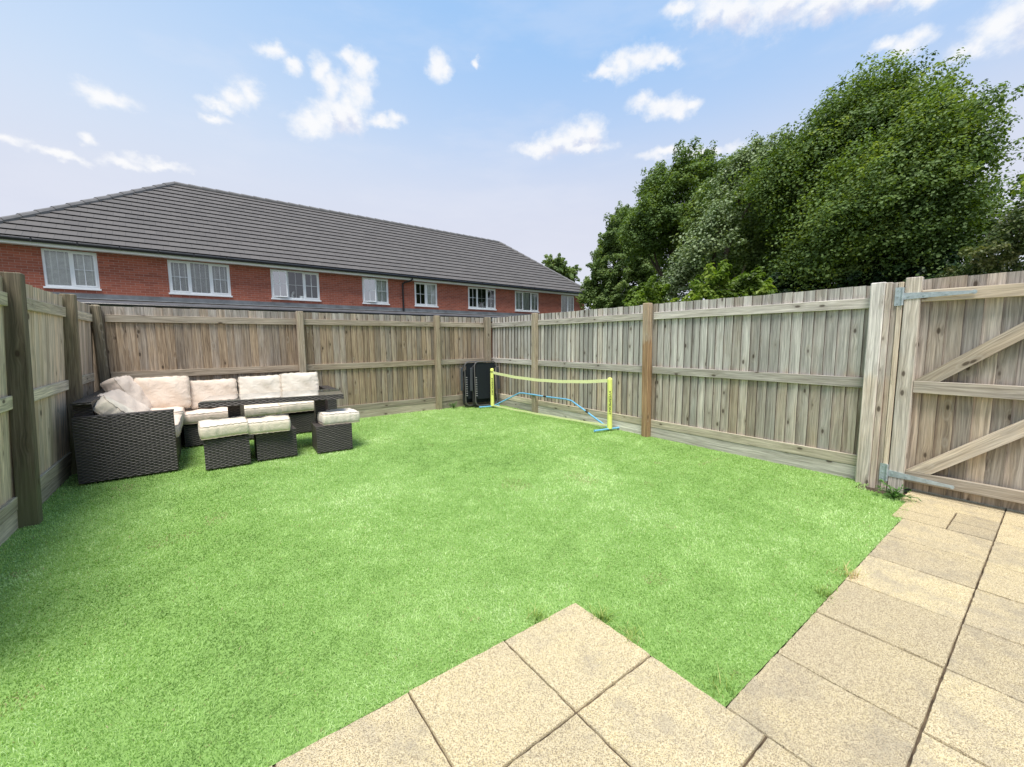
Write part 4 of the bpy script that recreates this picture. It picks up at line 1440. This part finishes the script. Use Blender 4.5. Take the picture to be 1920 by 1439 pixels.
BARK = plain('bark', (0.075, 0.06, 0.045), 0.9, 0.2, 0, 0.35, 12, 0.5)
L_MAPLE = leafy('maple_leaf', [(0.0, (0.04, 0.07, 0.010)), (0.45, (0.13, 0.195, 0.024)), (0.75, (0.22, 0.30, 0.035)), (0.99, (0.40, 0.46, 0.09))], 0.30, 0.5, back=(0.12, 0.19, 0.07), spec=0.2)
L_MID = leafy('mid_green_leaf', [(0.0, (0.05, 0.085, 0.012)), (0.5, (0.16, 0.235, 0.035)), (0.99, (0.37, 0.45, 0.12))], 0.32, 0.5, back=(0.15, 0.22, 0.09), spec=0.2)
L_PALE = leafy('pale_backed_leaf', [(0.0, (0.04, 0.07, 0.015)), (0.45, (0.11, 0.17, 0.04)), (0.99, (0.34, 0.40, 0.17))], 0.25, 0.45, back=(0.24, 0.31, 0.16))
L_LIME = leafy('lime_leaf', [(0.0, (0.05, 0.09, 0.012)), (0.5, (0.14, 0.22, 0.02)), (0.99, (0.28, 0.36, 0.05))], 0.4, 0.5)
L_OLIVE = leafy('olive_leaf', [(0.0, (0.03, 0.05, 0.012)), (0.5, (0.085, 0.12, 0.03)), (0.99, (0.26, 0.25, 0.10))], 0.3, 0.5)
L_SHADE = leafy('shade_fill_leaf', [(0.0, (0.008, 0.020, 0.006)), (0.5, (0.018, 0.045, 0.012)), (0.99, (0.05, 0.10, 0.025))], 0.2, 0.5)  # near-black leaves: the darkness under the trees painted into their colour

NT_LEAVES = 0
for args in (
    dict(name='maple_tree', key='T1', label='tall dark green wind-swept maple, the biggest tree behind the gate', mat=L_MAPLE, base=(13.6, 2.9), per_m2=1050, leaf=0.072, trunk_r=0.24, seed=21, wind=1.0, spray_len=1.1),
    dict(name='maple_tree', key='T2', label='mid green rounded tree just left of the tallest tree, behind the right fence', tone=(0.58, 0.24), mat=L_MID, base=(14.4, 6.0), per_m2=800, leaf=0.082, seed=22, wind=0.95, spray_len=1.1),
    dict(name='maple_tree', key='T3', label='dark wispy topped tree rising left of the pale leaved one', mat=L_MAPLE, base=(15.9, 10.0), per_m2=640, leaf=0.098, seed=23, wind=0.6, spray_len=0.9, tone=(0.5, 0.2)),
    dict(name='pale_leaved_tree', key='T4', label='tree with pale upturned leaf undersides in the middle of the tree belt', mat=L_PALE, base=(12.6, 6.6), per_m2=560, leaf=0.08, seed=24, wind=1.0, spray_len=0.9, tone=(0.5, 0.26)),
    dict(name='maple_tree', key='T5', label='bushy green tree at the left end of the tree belt beside the terrace roof', mat=L_MID, base=(18.4, 15.1), per_m2=500, leaf=0.115, seed=25, wind=0.4, spray_len=0.7, tone=(0.55, 0.2)),
    dict(name='lime_shrub', key='T6', label='small lime green shrub peeping over the right fence, left of the larger lime one', mat=L_LIME, base=(9.6, 6.8), per_m2=520, leaf=0.08, trunk_r=0.04, seed=26, spray_len=0.4),
    dict(name='lime_shrub', key='T7', label='yellow green shrub peeping over the right fence below the trees', mat=L_LIME, base=(9.9, 4.8), per_m2=520, leaf=0.085, trunk_r=0.05, seed=27, spray_len=0.45),
    dict(name='hawthorn_shrub', key='T8', label='olive green twiggy shrub above the gate at the right edge', mat=L_OLIVE, base=(9.75, 0.75), per_m2=620, leaf=0.05, trunk_r=0.05, seed=28, spray_len=0.4),
    dict(name='maple_tree', key='T9', label='sparse branch-ended tree cut off by the right edge of the picture', mat=L_MAPLE, base=(12.2, 0.2), per_m2=200, leaf=0.11, trunk_r=0.12, seed=29, spray_len=0.8, fill=0.1),
    dict(name='small_tree', key='T10', label='small distant tree showing just beyond the right end of the terrace roof', mat=L_MID, base=(25.0, 27.1), per_m2=300, leaf=0.16, seed=30, wind=0.2, spray_len=0.8, fill=0.8, tone=(0.65, 0.2)),
    dict(name='shade_fill_hedge', key='T11', label='dark leafy hedge filling the gap under the trees behind the right fence', mat=L_SHADE, base=(12.7, 3.0), per_m2=420, leaf=0.11, trunk_r=0.06, seed=31, wind=0.3),  # added foliage that backfills the darkness below the crowns
):
    _, k_ = tree(**args)
    NT_LEAVES += k_
print('leaves', NT_LEAVES, 'blades', n)

# ------------------------------------------------------------------ furniture
def cushion(name, sx, sy, sz, mat, parent, loc, rot=(0, 0, 0), puff=0.16, seed=0, pip=True, sag=0.0, ncut=22, corner=0.08):
    """a stuffed box cushion sx x sy x sz, centre at loc, with piped seams"""
    rs = np.random.RandomState(seed)
    n_ = ncut
    ph_ = rs.rand(12) * 6.28
    def shape(a, c, k):
        # a,c,k in -1..1 : superellipse rounding in plan, puffed thickness
        r_ = corner
        ax_, cy_ = a, c
        # plan rounding
        m_ = max(abs(a), abs(c))
        x = a * sx / 2; y = c * sy / 2
        rc = r_ * min(sx, sy)
        ix, iy = sx / 2 - rc, sy / 2 - rc
        if abs(x) > ix and abs(y) > iy:
            dx, dy = abs(x) - ix, abs(y) - iy
            L = math.hypot(dx, dy); mxx = max(dx, dy)
            if L > 1e-9:
                s = mxx / L
                x = math.copysign(ix + dx * s, x); y = math.copysign(iy + dy * s, y)
        # plan waviness of the seams
        edge = max(abs(a), abs(c))
        wob_ = 0.006 * math.sin(7 * a + ph_[0]) * abs(c) ** 4 + 0.005 * math.sin(11 * a + ph_[1]) * abs(c) ** 4
        wob2 = 0.006 * math.sin(6 * c + ph_[2]) * abs(a) ** 4 + 0.005 * math.sin(12 * c + ph_[3]) * abs(a) ** 4
        y += math.copysign(wob_, c) if c else 0
        x += math.copysign(wob2, a) if a else 0
        fall = (1 - abs(a) ** 5) * (1 - abs(c) ** 5)
        z = k * sz / 2 * (1.0 - puff + puff * 2.0 * fall)
        pucker = (math.sin(24 * a + ph_[4]) * abs(c) ** 6 * (1 - abs(a) ** 4) + math.sin(17 * c + ph_[5]) * abs(a) ** 6 * (1 - abs(c) ** 4)) * 0.004
        dent = 0.010 * math.sin(3.1 * a + ph_[6]) * math.sin(2.7 * c + ph_[7]) + 0.006 * math.sin(7.3 * a + 4 * c + ph_[8])
        z += (pucker + dent * fall) * (1 if k > 0 else 0.6) * abs(k)
        z -= sag * (1 - c * c) * (1 - a * a)
        # side bulge
        b_ = (1 - k * k) * 0.008
        if edge > 0.98:
            nx = a if abs(a) > 0.98 else 0
            ny = c if abs(c) > 0.98 else 0
            x += nx * b_; y += ny * b_
        return (x, y, z)
    V, F, idx = [], [], {}
    def vid(a, c, k):
        key = (round(a, 5), round(c, 5), round(k, 5))
        if key not in idx:
            idx[key] = len(V)
            V.append(shape(a, c, k))
        return idx[key]
    g = [-1 + 2 * i / n_ for i in range(n_ + 1)]
    kz = [-1, -0.5, 0, 0.5, 1]
    for i in range(n_):
        for j in range(n_):
            F.append((vid(g[i], g[j], 1), vid(g[i + 1], g[j], 1), vid(g[i + 1], g[j + 1], 1), vid(g[i], g[j + 1], 1)))
            F.append((vid(g[i], g[j + 1], -1), vid(g[i + 1], g[j + 1], -1), vid(g[i + 1], g[j], -1), vid(g[i], g[j], -1)))
        for q in range(4):
            k0, k1 = kz[q], kz[q + 1]
            F.append((vid(g[i], -1, k0), vid(g[i + 1], -1, k0), vid(g[i + 1], -1, k1), vid(g[i], -1, k1)))
            F.append((vid(g[i + 1], 1, k0), vid(g[i], 1, k0), vid(g[i], 1, k1), vid(g[i + 1], 1, k1)))
            F.append((vid(1, g[i], k0), vid(1, g[i + 1], k0), vid(1, g[i + 1], k1), vid(1, g[i], k1)))
            F.append((vid(-1, g[i + 1], k0), vid(-1, g[i], k0), vid(-1, g[i], k1), vid(-1, g[i + 1], k1)))
    o = np_mesh(name, V, F, mat, parent, rnd=np.full(len(F), rs.rand()), smooth=True)
    o.location = loc
    o.rotation_euler = rot
    if pip:
        pm = MB()
        for k in (1, -1):
            ring = [shape(a, -1, k) for a in g[:-1]] + [shape(1, c, k) for c in g[:-1]] + [shape(a, 1, k) for a in reversed(g[1:])] + [shape(-1, c, k) for c in reversed(g[1:])]
            pm.tube(ring, 0.0032, 6, closed=True)
        p_ = pm.build('piping', PIPING, o, smooth=True)
    return o


# chaise along the left fence
ZG = 0.012
cs = thing('wicker_chaise_sofa', 'dark brown wicker corner sofa section along the left fence with slumped beige cushions', 'sofa', (-1.035, 5.45, ZG), 0)
mb = MB()
mb.box((0, 0, 0), (0.73, 0.10, 0.615), ch=0.0)
mb.build('arm', WICKER, cs)
mb = MB()
mb.box((0.0, 0.003, 0.617), (0.735, 0.105, 0.630))
mb.build('arm_cap', WICKER_G, cs)
mb = MB()
mb.box((0.0, 0.103, 0.0), (0.13, 1.80, 0.74))
mb.box((-0.004, 0.05, 0.742), (0.135, 1.80, 0.765))
mb.build('backrest', WICKER, cs)
mb = MB()
mb.box((0.133, 0.103, 0.0), (0.72, 1.80, 0.30))
mb.build('seat_base', WICKER, cs)
cushion('seat_cushion', 0.61, 0.86, 0.15, CUSH, cs, (0.445, 0.545, 0.385), seed=1, corner=0.1)
cushion('seat_cushion', 0.62, 0.84, 0.15, CUSH, cs, (0.450, 1.40, 0.42), (0.0, 0, 0), seed=2, corner=0.1)
# slumped back cushions
cushion('back_cushion', 0.42, 0.44, 0.17, CUSH_STOOL, cs, (0.27, 0.38, 0.565), (0, rad(50), rad(10)), seed=3, puff=0.22)
cushion('back_cushion', 0.44, 0.46, 0.16, CUSH, cs, (0.27, 0.80, 0.585), (rad(4), rad(46), rad(-10)), seed=4, puff=0.22)
cushion('back_cushion', 0.50, 0.44, 0.18, CUSH, cs, (0.27, 1.30, 0.665), (rad(0), rad(62), rad(-12)), seed=5, puff=0.22)

# long sofa along the back fence
ls = thing('wicker_long_sofa', 'dark brown wicker sofa in front of the back fence with four upright cushions', 'sofa', (-0.30, 6.60, ZG), 0)
LW = 1.86
mb = MB(); mb.box((0.02, 0.0, 0.0), (LW - 0.13, 0.56, 0.27)); mb.build('seat_base', WICKER, ls)
mb = MB(); mb.box((-0.55, 0.565, 0.0), (LW - 0.42, 0.66, 0.77)); mb.box((-0.55, 0.555, 0.772), (LW - 0.42, 0.67, 0.79)); mb.build('backrest', WICKER, ls)
mb = MB(); mb.box((LW - 0.127, -0.01, 0.0), (LW, 0.56, 0.59)); mb.box((LW - 0.132, -0.015, 0.592), (LW + 0.005, 0.57, 0.612)); mb.build('arm', WICKER_G, ls)
for k, (a, c, z, mt) in enumerate(((0.02, 0.57, 0.375, CUSH), (0.57, 1.14, 0.385, CUSH_STOOL), (1.10, 1.66, 0.395, CUSH_STOOL))):
    cushion('seat_cushion', c - a, 0.56, 0.13, mt, ls, ((a + c) / 2, 0.26, z - 0.012), (rad(2), 0, rad(-1 + k)), seed=20 + k, corner=0.06, puff=0.08)
for k, (a, c, z0, z1, mt, yy, rz_) in enumerate(((-0.43, 0.10, 0.48, 0.875, CUSH, 0.30, 0), (0.105, 0.62, 0.44, 0.80, CUSH, 0.36, 2), (0.66, 1.17, 0.47, 0.82, CUSH_PALE, 0.36, -1), (1.175, 1.67, 0.49, 0.84, CUSH_PALE, 0.34, 1))):
    cushion('back_cushion', c - a, z1 - z0, 0.16, mt, ls, ((a + c) / 2, yy, (z0 + z1) / 2), (rad(78), 0, rad(rz_)), seed=30 + k, puff=0.17, corner=0.075)

# dining table
tb = thing('wicker_dining_table', 'long grey glass-topped wicker table in front of the sofa', 'table', (0.68, 5.80, ZG), rad(-9))
mb = MB(); mb.box((-0.735, -0.33, 0.61), (0.735, 0.33, 0.662)); mb.build('table_top', WICKER_G, tb)
mb = MB(); mb.box((-0.725, -0.32, 0.665), (0.725, 0.32, 0.672)); mb.build('glass_panel', GLASS_TOP, tb)
for x in (-0.43, 0.47):
    mb = MB(); mb.box((x - 0.06, -0.20, 0.0), (x + 0.06, 0.20, 0.608)); mb.build('leg', WICKER, tb)

# stools
def stool(label, x, y, rz_, cdx, cdy, cz, crz, mt, seed, ctilt=(0, 0)):
    st = thing('wicker_stool', label, 'stool', (x, y, ZG), rz_, group='wicker footstools with cream cushions')
    mb = MB(); mb.box((-0.20, -0.20, 0), (0.20, 0.20, 0.295)); mb.build('base', WICKER_G, st)
    mb = MB(); mb.box((-0.202, -0.202, 0.297), (0.202, 0.202, 0.312)); mb.build('top_rim', WICKER_G, st)
    cushion('cushion', 0.41, 0.41, 0.135, mt, st, (cdx, cdy, 0.312 + 0.066 + cz), (rad(ctilt[0]), rad(ctilt[1]), crz), seed=seed, puff=0.06, corner=0.035)
    return st
stool('wicker stool nearest the chaise arm, its cushion sitting straight and plump', 0.125, 5.455, 0, -0.015, -0.01, 0.02, rad(1), CUSH_STOOL, 51, (1, -1.5))
stool('middle wicker stool with its cushion slid over to the left', 0.595, 5.505, rad(-1), -0.06, -0.04, 0.0, rad(-4), CUSH_STOOL, 52, (0, 0))
stool('wicker stool at the right end of the table, cushion shifted right over its edge', 1.205, 5.42, rad(-3), 0.085, 0.05, 0.0, rad(4), CUSH_PALE, 53, (-1, 1))

# ------------------------------------------------------------------ folded loungers
def rounded_rect(cx_, cz_, w_, h_, r_, y, n_=6):
    P_ = []
    for (sx_, sz_, a0) in ((1, 1, 0), (-1, 1, 90), (-1, -1, 180), (1, -1, 270)):
        for i in range(n_ + 1):
            a = rad(a0 + 90 * i / n_)
            P_.append((cx_ + sx_ * (w_ / 2 - r_) + r_ * math.cos(a), y, cz_ + sz_ * (h_ / 2 - r_) + r_ * math.sin(a)))
    return P_


def lounger(label, x, y, rz_, tilt):
    rt = thing('folded_recliner', label, 'folding chair', (x, y, 0.0), rz_, group='folded recliners in the corner')
    rt.rotation_euler = (rad(tilt), 0, rz_)
    mb = MB(); mb.tube(rounded_rect(0, 0.475, 0.50, 0.87, 0.09, 0), 0.011, 8, closed=True); mb.build('frame', STEEL_BRZ, rt, smooth=True)
    mb = MB()
    P_ = rounded_rect(0, 0.53, 0.44, 0.72, 0.05, 0.004, 4)
    mb.face(P_, [(p[0], p[2]) for p in P_], 0.5)
    mb.face([(p[0], p[1] + 0.004, p[2]) for p in reversed(P_)], [(p[0], p[2]) for p in reversed(P_)], 0.5)
    so = mb.build('sling', SLING, rt)
    mb = MB()
    for k in range(9):
        z = 0.24 + 0.045 * k
        mb.tube([(-0.235, -0.003, z), (-0.205, -0.003, z)], 0.0045, 6)
    mb.build('lacing', LACE, so)
    mb = MB(); mb.tube(rounded_rect(0, 0.44, 0.56, 0.80, 0.07, 0.055), 0.011, 8, closed=True)
    mb.tube([(-0.26, 0.03, 0.02), (0.26, 0.03, 0.02)], 0.011, 8)
    mb.build('rear_frame', STEEL_DK, rt, smooth=True)
    mb = MB()
    P_ = rounded_rect(0, 0.42, 0.50, 0.66, 0.05, 0.075, 4)
    mb.face(P_, [(p[0], p[2]) for p in P_], 0.5)
    mb.face([(p[0], p[1] + 0.004, p[2]) for p in reversed(P_)], [(p[0], p[2]) for p in reversed(P_)], 0.5)
    mb.build('sling', SLING, rt)
    for s in (-1, 1):
        mb = MB()
        mb.beam((s * 0.315 - 0.028, 0.02, 0.34), (0.015 * s * -1, 0.0, 0.46), (0.056, 0, 0), (0, 0.024, 0), 0.009, 0.3)
        mb.build('armrest', PADDED, rt)
        mb = MB()
        mb.tube([(s * 0.30, 0.035, 0.60), (s * 0.285, 0.045, 0.30), (s * 0.25, 0.05, 0.04)], 0.010, 8)
        mb.tube([(s * 0.29, 0.05, 0.42), (s * 0.26, 0.02, 0.10)], 0.010, 8)
        mb.build('side_leg', STEEL_DK, rt, smooth=True)
    return rt
lounger('front one of two black folded recliners propped in the far corner, nearer the mini net', 4.50, 6.93, rad(-4), -3.0)
lounger('rear one of two black folded recliners propped in the far corner, against the back fence', 4.36, 7.08, rad(-3), -2.0)

# ------------------------------------------------------------------ mini net frame
ng = thing('mini_net_frame', 'neon yellow and blue folding mini tennis net frame in front of the right fence', 'sports net', (4.62, 5.38, 0))
def W(p): return (p[0] - 4.62, p[1] - 5.38, p[2])
PA, PB = (4.545, 6.80), (4.705, 3.95)
for (p, s, k) in ((PA, 0.0, 0), (PB, -0.012, 1)):
    mb = MB()
    mb.tube([W((p[0], p[1], 0.03)), W((p[0] + s * 0.2, p[1], 0.3)), W((p[0] + s, p[1], 0.755))], [0.037, 0.034, 0.036], 14)
    mb.tube([W((p[0] + s, p[1], 0.755)), W((p[0] + s, p[1], 0.772)), W((p[0] + s, p[1], 0.782))], [0.036, 0.030, 0.014], 14)
    po = mb.build('post_sleeve', YELLOW, ng, smooth=True)
    if k == 0:
        mb = MB()
        mb.tube([W((p[0], p[1], 0.705)), W((p[0], p[1], 0.722))], 0.0385, 14)
        mb.build('strap', BLACK_PL, po)
    mb = MB()
    dy_ = 0.10 if k else 0.05
    mb.tube([W((p[0] - 0.26, p[1] + 0.04, 0.025)), W((p[0] + (0.155 if k else 0.12), p[1] - 0.03, 0.025))], 0.014, 10)
    for e in (-0.262, 0.153 if k else 0.12):
        mb.tube([W((p[0] + e, p[1] + (0.04 if e < 0 else -0.03), 0.025)), W((p[0] + e + math.copysign(0.02, e), p[1] + (0.043 if e < 0 else -0.033), 0.025))], 0.017, 10)
    mb.build('foot', BLUE_T, ng, smooth=True)
mb = MB()
spine = [(4.56, 6.78, 0.03), (4.775, 6.22, 0.325), (4.785, 6.10, 0.335), (4.79, 5.5, 0.335), (4.79, 4.95, 0.345), (4.785, 4.82, 0.335), (4.725, 4.0, 0.035)]
mb.tube([W(p) for p in spine], 0.0135, 10)
mb.build('base_tube', BLUE_T, ng, smooth=True)
mb = MB()
for p0, p1 in (((4.79, 6.05, 0.335), (4.79, 5.97, 0.335)), ((4.79, 5.53, 0.335), (4.79, 5.45, 0.335)), ((4.76, 4.48, 0.21), (4.757, 4.42, 0.19))):
    mb.tube([W(p0), W(p1)], 0.0155, 10)
mb.build('tube_joint', STEEL_DK, ng)
def tape(p0, p1, sagz, hgt, sagy=0.0, mat=YELLOW_PALE, nm='top_tape', n_=28):
    mb = MB()
    p0, p1 = Vector(p0), Vector(p1)
    pts = []
    for i in range(n_ + 1):
        s = i / n_
        q = p0.lerp(p1, s)
        q.z -= sagz * 4 * s * (1 - s) + 0.002 * math.sin(s * 31)
        q.x += sagy * 4 * s * (1 - s) + 0.003 * math.sin(s * 23)
        pts.append(q)
    for i in range(n_):
        a, c = pts[i], pts[i + 1]
        for dx in (0, 0.003):
            q = [W((a.x + dx, a.y, a.z - hgt / 2)), W((c.x + dx, c.y, c.z - hgt / 2)), W((c.x + dx, c.y, c.z + hgt / 2)), W((a.x + dx, a.y, a.z + hgt / 2))]
            if dx == 0: q.reverse()
            mb.face(q, [(p[1], p[2]) for p in q], 0.5)
        for zz in (-1, 1):
            q = [W((a.x, a.y, a.z + zz * hgt / 2)), W((c.x, c.y, c.z + zz * hgt / 2)), W((c.x + 0.003, c.y, c.z + zz * hgt / 2)), W((a.x + 0.003, a.y, a.z + zz * hgt / 2))]
            mb.face(q, [(p[1], p[0]) for p in q], 0.5)
    mb.build(nm, mat, ng)
tape((PA[0] - 0.005, PA[1] - 0.035, 0.70), (PB[0] - 0.012, PB[1] + 0.03, 0.735), 0.075, 0.05)
tape((PA[0] - 0.01, PA[1] - 0.03, 0.045), (PB[0] - 0.02, PB[1] + 0.03, 0.075), 0.012, 0.028, 0.0, YELLOW_PALE, 'bottom_tape')


def lettering(body, size, loc, rot, parent, mat):
    cu = bpy.data.curves.new('lettering', 'FONT')
    cu.body = body
    cu.size = size
    cu.extrude = 0.0006
    cu.align_x = 'CENTER'; cu.align_y = 'CENTER'
    tmp = bpy.data.objects.new('lettering', cu)
    COL.objects.link(tmp)
    dg = bpy.context.evaluated_depsgraph_get()
    me = bpy.data.meshes.new_from_object(tmp.evaluated_get(dg))
    bpy.data.objects.remove(tmp)
    me.materials.clear(); me.materials.append(mat)
    o = bpy.data.objects.new('lettering', me)
    COL.objects.link(o)
    o.parent = parent
    o.location = loc
    o.rotation_euler = rot
    return o


sleeves = [c for c in ng.children if c.name.startswith('post_sleeve')]
for (p, s, k) in ((PA, 0.0, 0), (PB, -0.008, 1)):
    yaw = math.atan2(p[0], p[1])
    face = Vector((-math.sin(yaw), -math.cos(yaw), 0))
    c = Vector((p[0] + s * 0.5, p[1], 0.40)) + face * 0.0372
    # text runs down the post
    Xa = Vector((0, 0, -1)); Za = face; Ya = Za.cross(Xa)
    rm = Matrix((Xa, Ya, Za)).transposed()
    o = lettering('VERMONT', 0.052, W(c), rm.to_euler(), sleeves[k], INK)
    o.data.transform(Matrix.Diagonal((1.28, 0.92, 1, 1)))
    mk = MB()
    cc = Vector((p[0] + s * 0.6, p[1], 0.575)) + face * 0.0378
    A_, B_, C_, D_ = (cc + Ya * 0.017 + Vector((0, 0, 0.022)), cc + Vector((0, 0, 0.006)), cc - Ya * 0.017 + Vector((0, 0, 0.022)), cc + Vector((0, 0, -0.022)))
    q = [W(v) for v in (A_, B_, C_, D_)]
    mk.face([q[0], q[1], q[3]], [(0, 0)] * 3, 0.5); mk.face([q[1], q[2], q[3]], [(0, 0)] * 3, 0.5)
    mk.build('emblem', INK, sleeves[k])

# ------------------------------------------------------------------ weeds
W_GRASS = leafy('weed_grass', [(0.0, (0.12, 0.24, 0.04)), (0.5, (0.32, 0.42, 0.10)), (0.8, (0.60, 0.55, 0.25)), (0.99, (0.62, 0.44, 0.26))], 0.3, 0.6)
def tuft(label, x, y, n_, h_, sp, seed, tone, name='grass_tuft', width=0.0022):
    rs = np.random.RandomState(seed)
    V, F, Rn = [], [], []
    for i in range(n_):
        bx_, by_ = rs.normal(0, sp, 2)
        a = rs.rand() * 6.28
        ln = rs.uniform(0.4, 1.0) * h_
        le = rs.uniform(0.3, 1.3)
        w_ = width * rs.uniform(0.7, 1.4)
        px2, py2 = -math.sin(a) * w_, math.cos(a) * w_
        prev_ = None
        r_ = np.clip(tone + rs.normal(0, 0.2), 0, 0.99)
        for s in range(5):
            f = s / 4
            hx = bx_ + math.cos(a) * ln * le * f * f
            hy = by_ + math.sin(a) * ln * le * f * f
            hz = ln * (f - 0.25 * le * f * f)
            ww = 1 - f * 0.9
            V += [(hx - px2 * ww, hy - py2 * ww, hz), (hx + px2 * ww, hy + py2 * ww, hz)]
            k = len(V)
            if s:
                F.append((k - 4, k - 3, k - 1, k - 2)); Rn.append(r_)
    o = np_mesh(name, V, F, W_GRASS, rnd=Rn)
    o.location = (x, y, -0.008)
    return tag(o, label, 'weed', 'weeds along the turf edge')
tuft('tuft of weedy grass left of the pointed patio corner', 1.20, 1.425, 44, 0.07, 0.022, 1, 0.3)
tuft('tuft of yellowing grass right of the pointed patio corner', 1.455, 1.24, 60, 0.08, 0.022, 2, 0.38)
tuft('small dry tuft halfway along the right edge of the patio point', 1.46, 1.08, 44, 0.06, 0.028, 3, 0.5)
tuft('brown dry tuft where the turf meets the path', 2.83, 0.645, 60, 0.08, 0.03, 4, 0.85)
tuft('green tuft at the turf edge by the path, nearer the camera than the brown one', 2.52, 0.668, 50, 0.06, 0.028, 5, 0.3)
tuft('loose strands trailing at the inner corner of turf and path', 1.50, 0.70, 26, 0.07, 0.03, 6, 0.35)
W_LEAF = leafy('weed_leaf', [(0.0, (0.03, 0.09, 0.015)), (0.5, (0.07, 0.17, 0.03)), (0.99, (0.16, 0.30, 0.07))], 0.3, 0.5)
def weed(label, x, y, n_, sp, h_, seed, lf=0.035, mat=None):
    mat = mat or W_LEAF
    rt = thing('leafy_weed', label, 'weed', (x, y, -0.008), group='leafy weeds by the fences')
    rs = np.random.RandomState(seed)
    st = MB()
    V, F, Rn = [], [], []
    for i in range(n_):
        a = rs.rand() * 6.28; le = rs.uniform(0.3, 1.0) * sp; hh = rs.uniform(0.3, 1.0) * h_
        e = Vector((math.cos(a) * le, math.sin(a) * le, hh))
        m_ = Vector((e.x * 0.35, e.y * 0.35, hh * 0.8))
        st.tube([(0, 0, 0), m_, e], [0.003, 0.0022, 0.001], 5)
        for s in range(7):
            f = rs.uniform(0.25, 1.0)
            c = (m_ * (1 - f) + e * f) if f > 0.5 else m_ * (f * 2) * 0.9
            d = np.array([math.cos(a + rs.normal(0, 0.9)), math.sin(a + rs.normal(0, 0.9)), rs.normal(0.1, 0.3)]); d /= np.linalg.norm(d)
            sdv = np.cross(d, [0, 0, 1.0]); sdv /= np.linalg.norm(sdv)
            L_ = lf * rs.uniform(0.6, 1.3)
            c = np.array(c)
            k = len(V)
            V += [tuple(c), tuple(c + d * L_ * 0.5 + sdv * L_ * 0.16), tuple(c + d * L_), tuple(c + d * L_ * 0.5 - sdv * L_ * 0.16)]
            F.append((k, k + 1, k + 2, k + 3)); Rn.append(rs.rand())
    st.build('stem', mat, rt)
    np_mesh('foliage', V, F, mat, rt, rnd=Rn)
    return rt
weed('spreading leafy weed at the foot of the gate post where turf meets path', 4.56, 0.79, 34, 0.15, 0.11, 71)
weed('low leafy weed against the back fence left of the folded recliners', 3.90, 7.22, 20, 0.10, 0.13, 72)
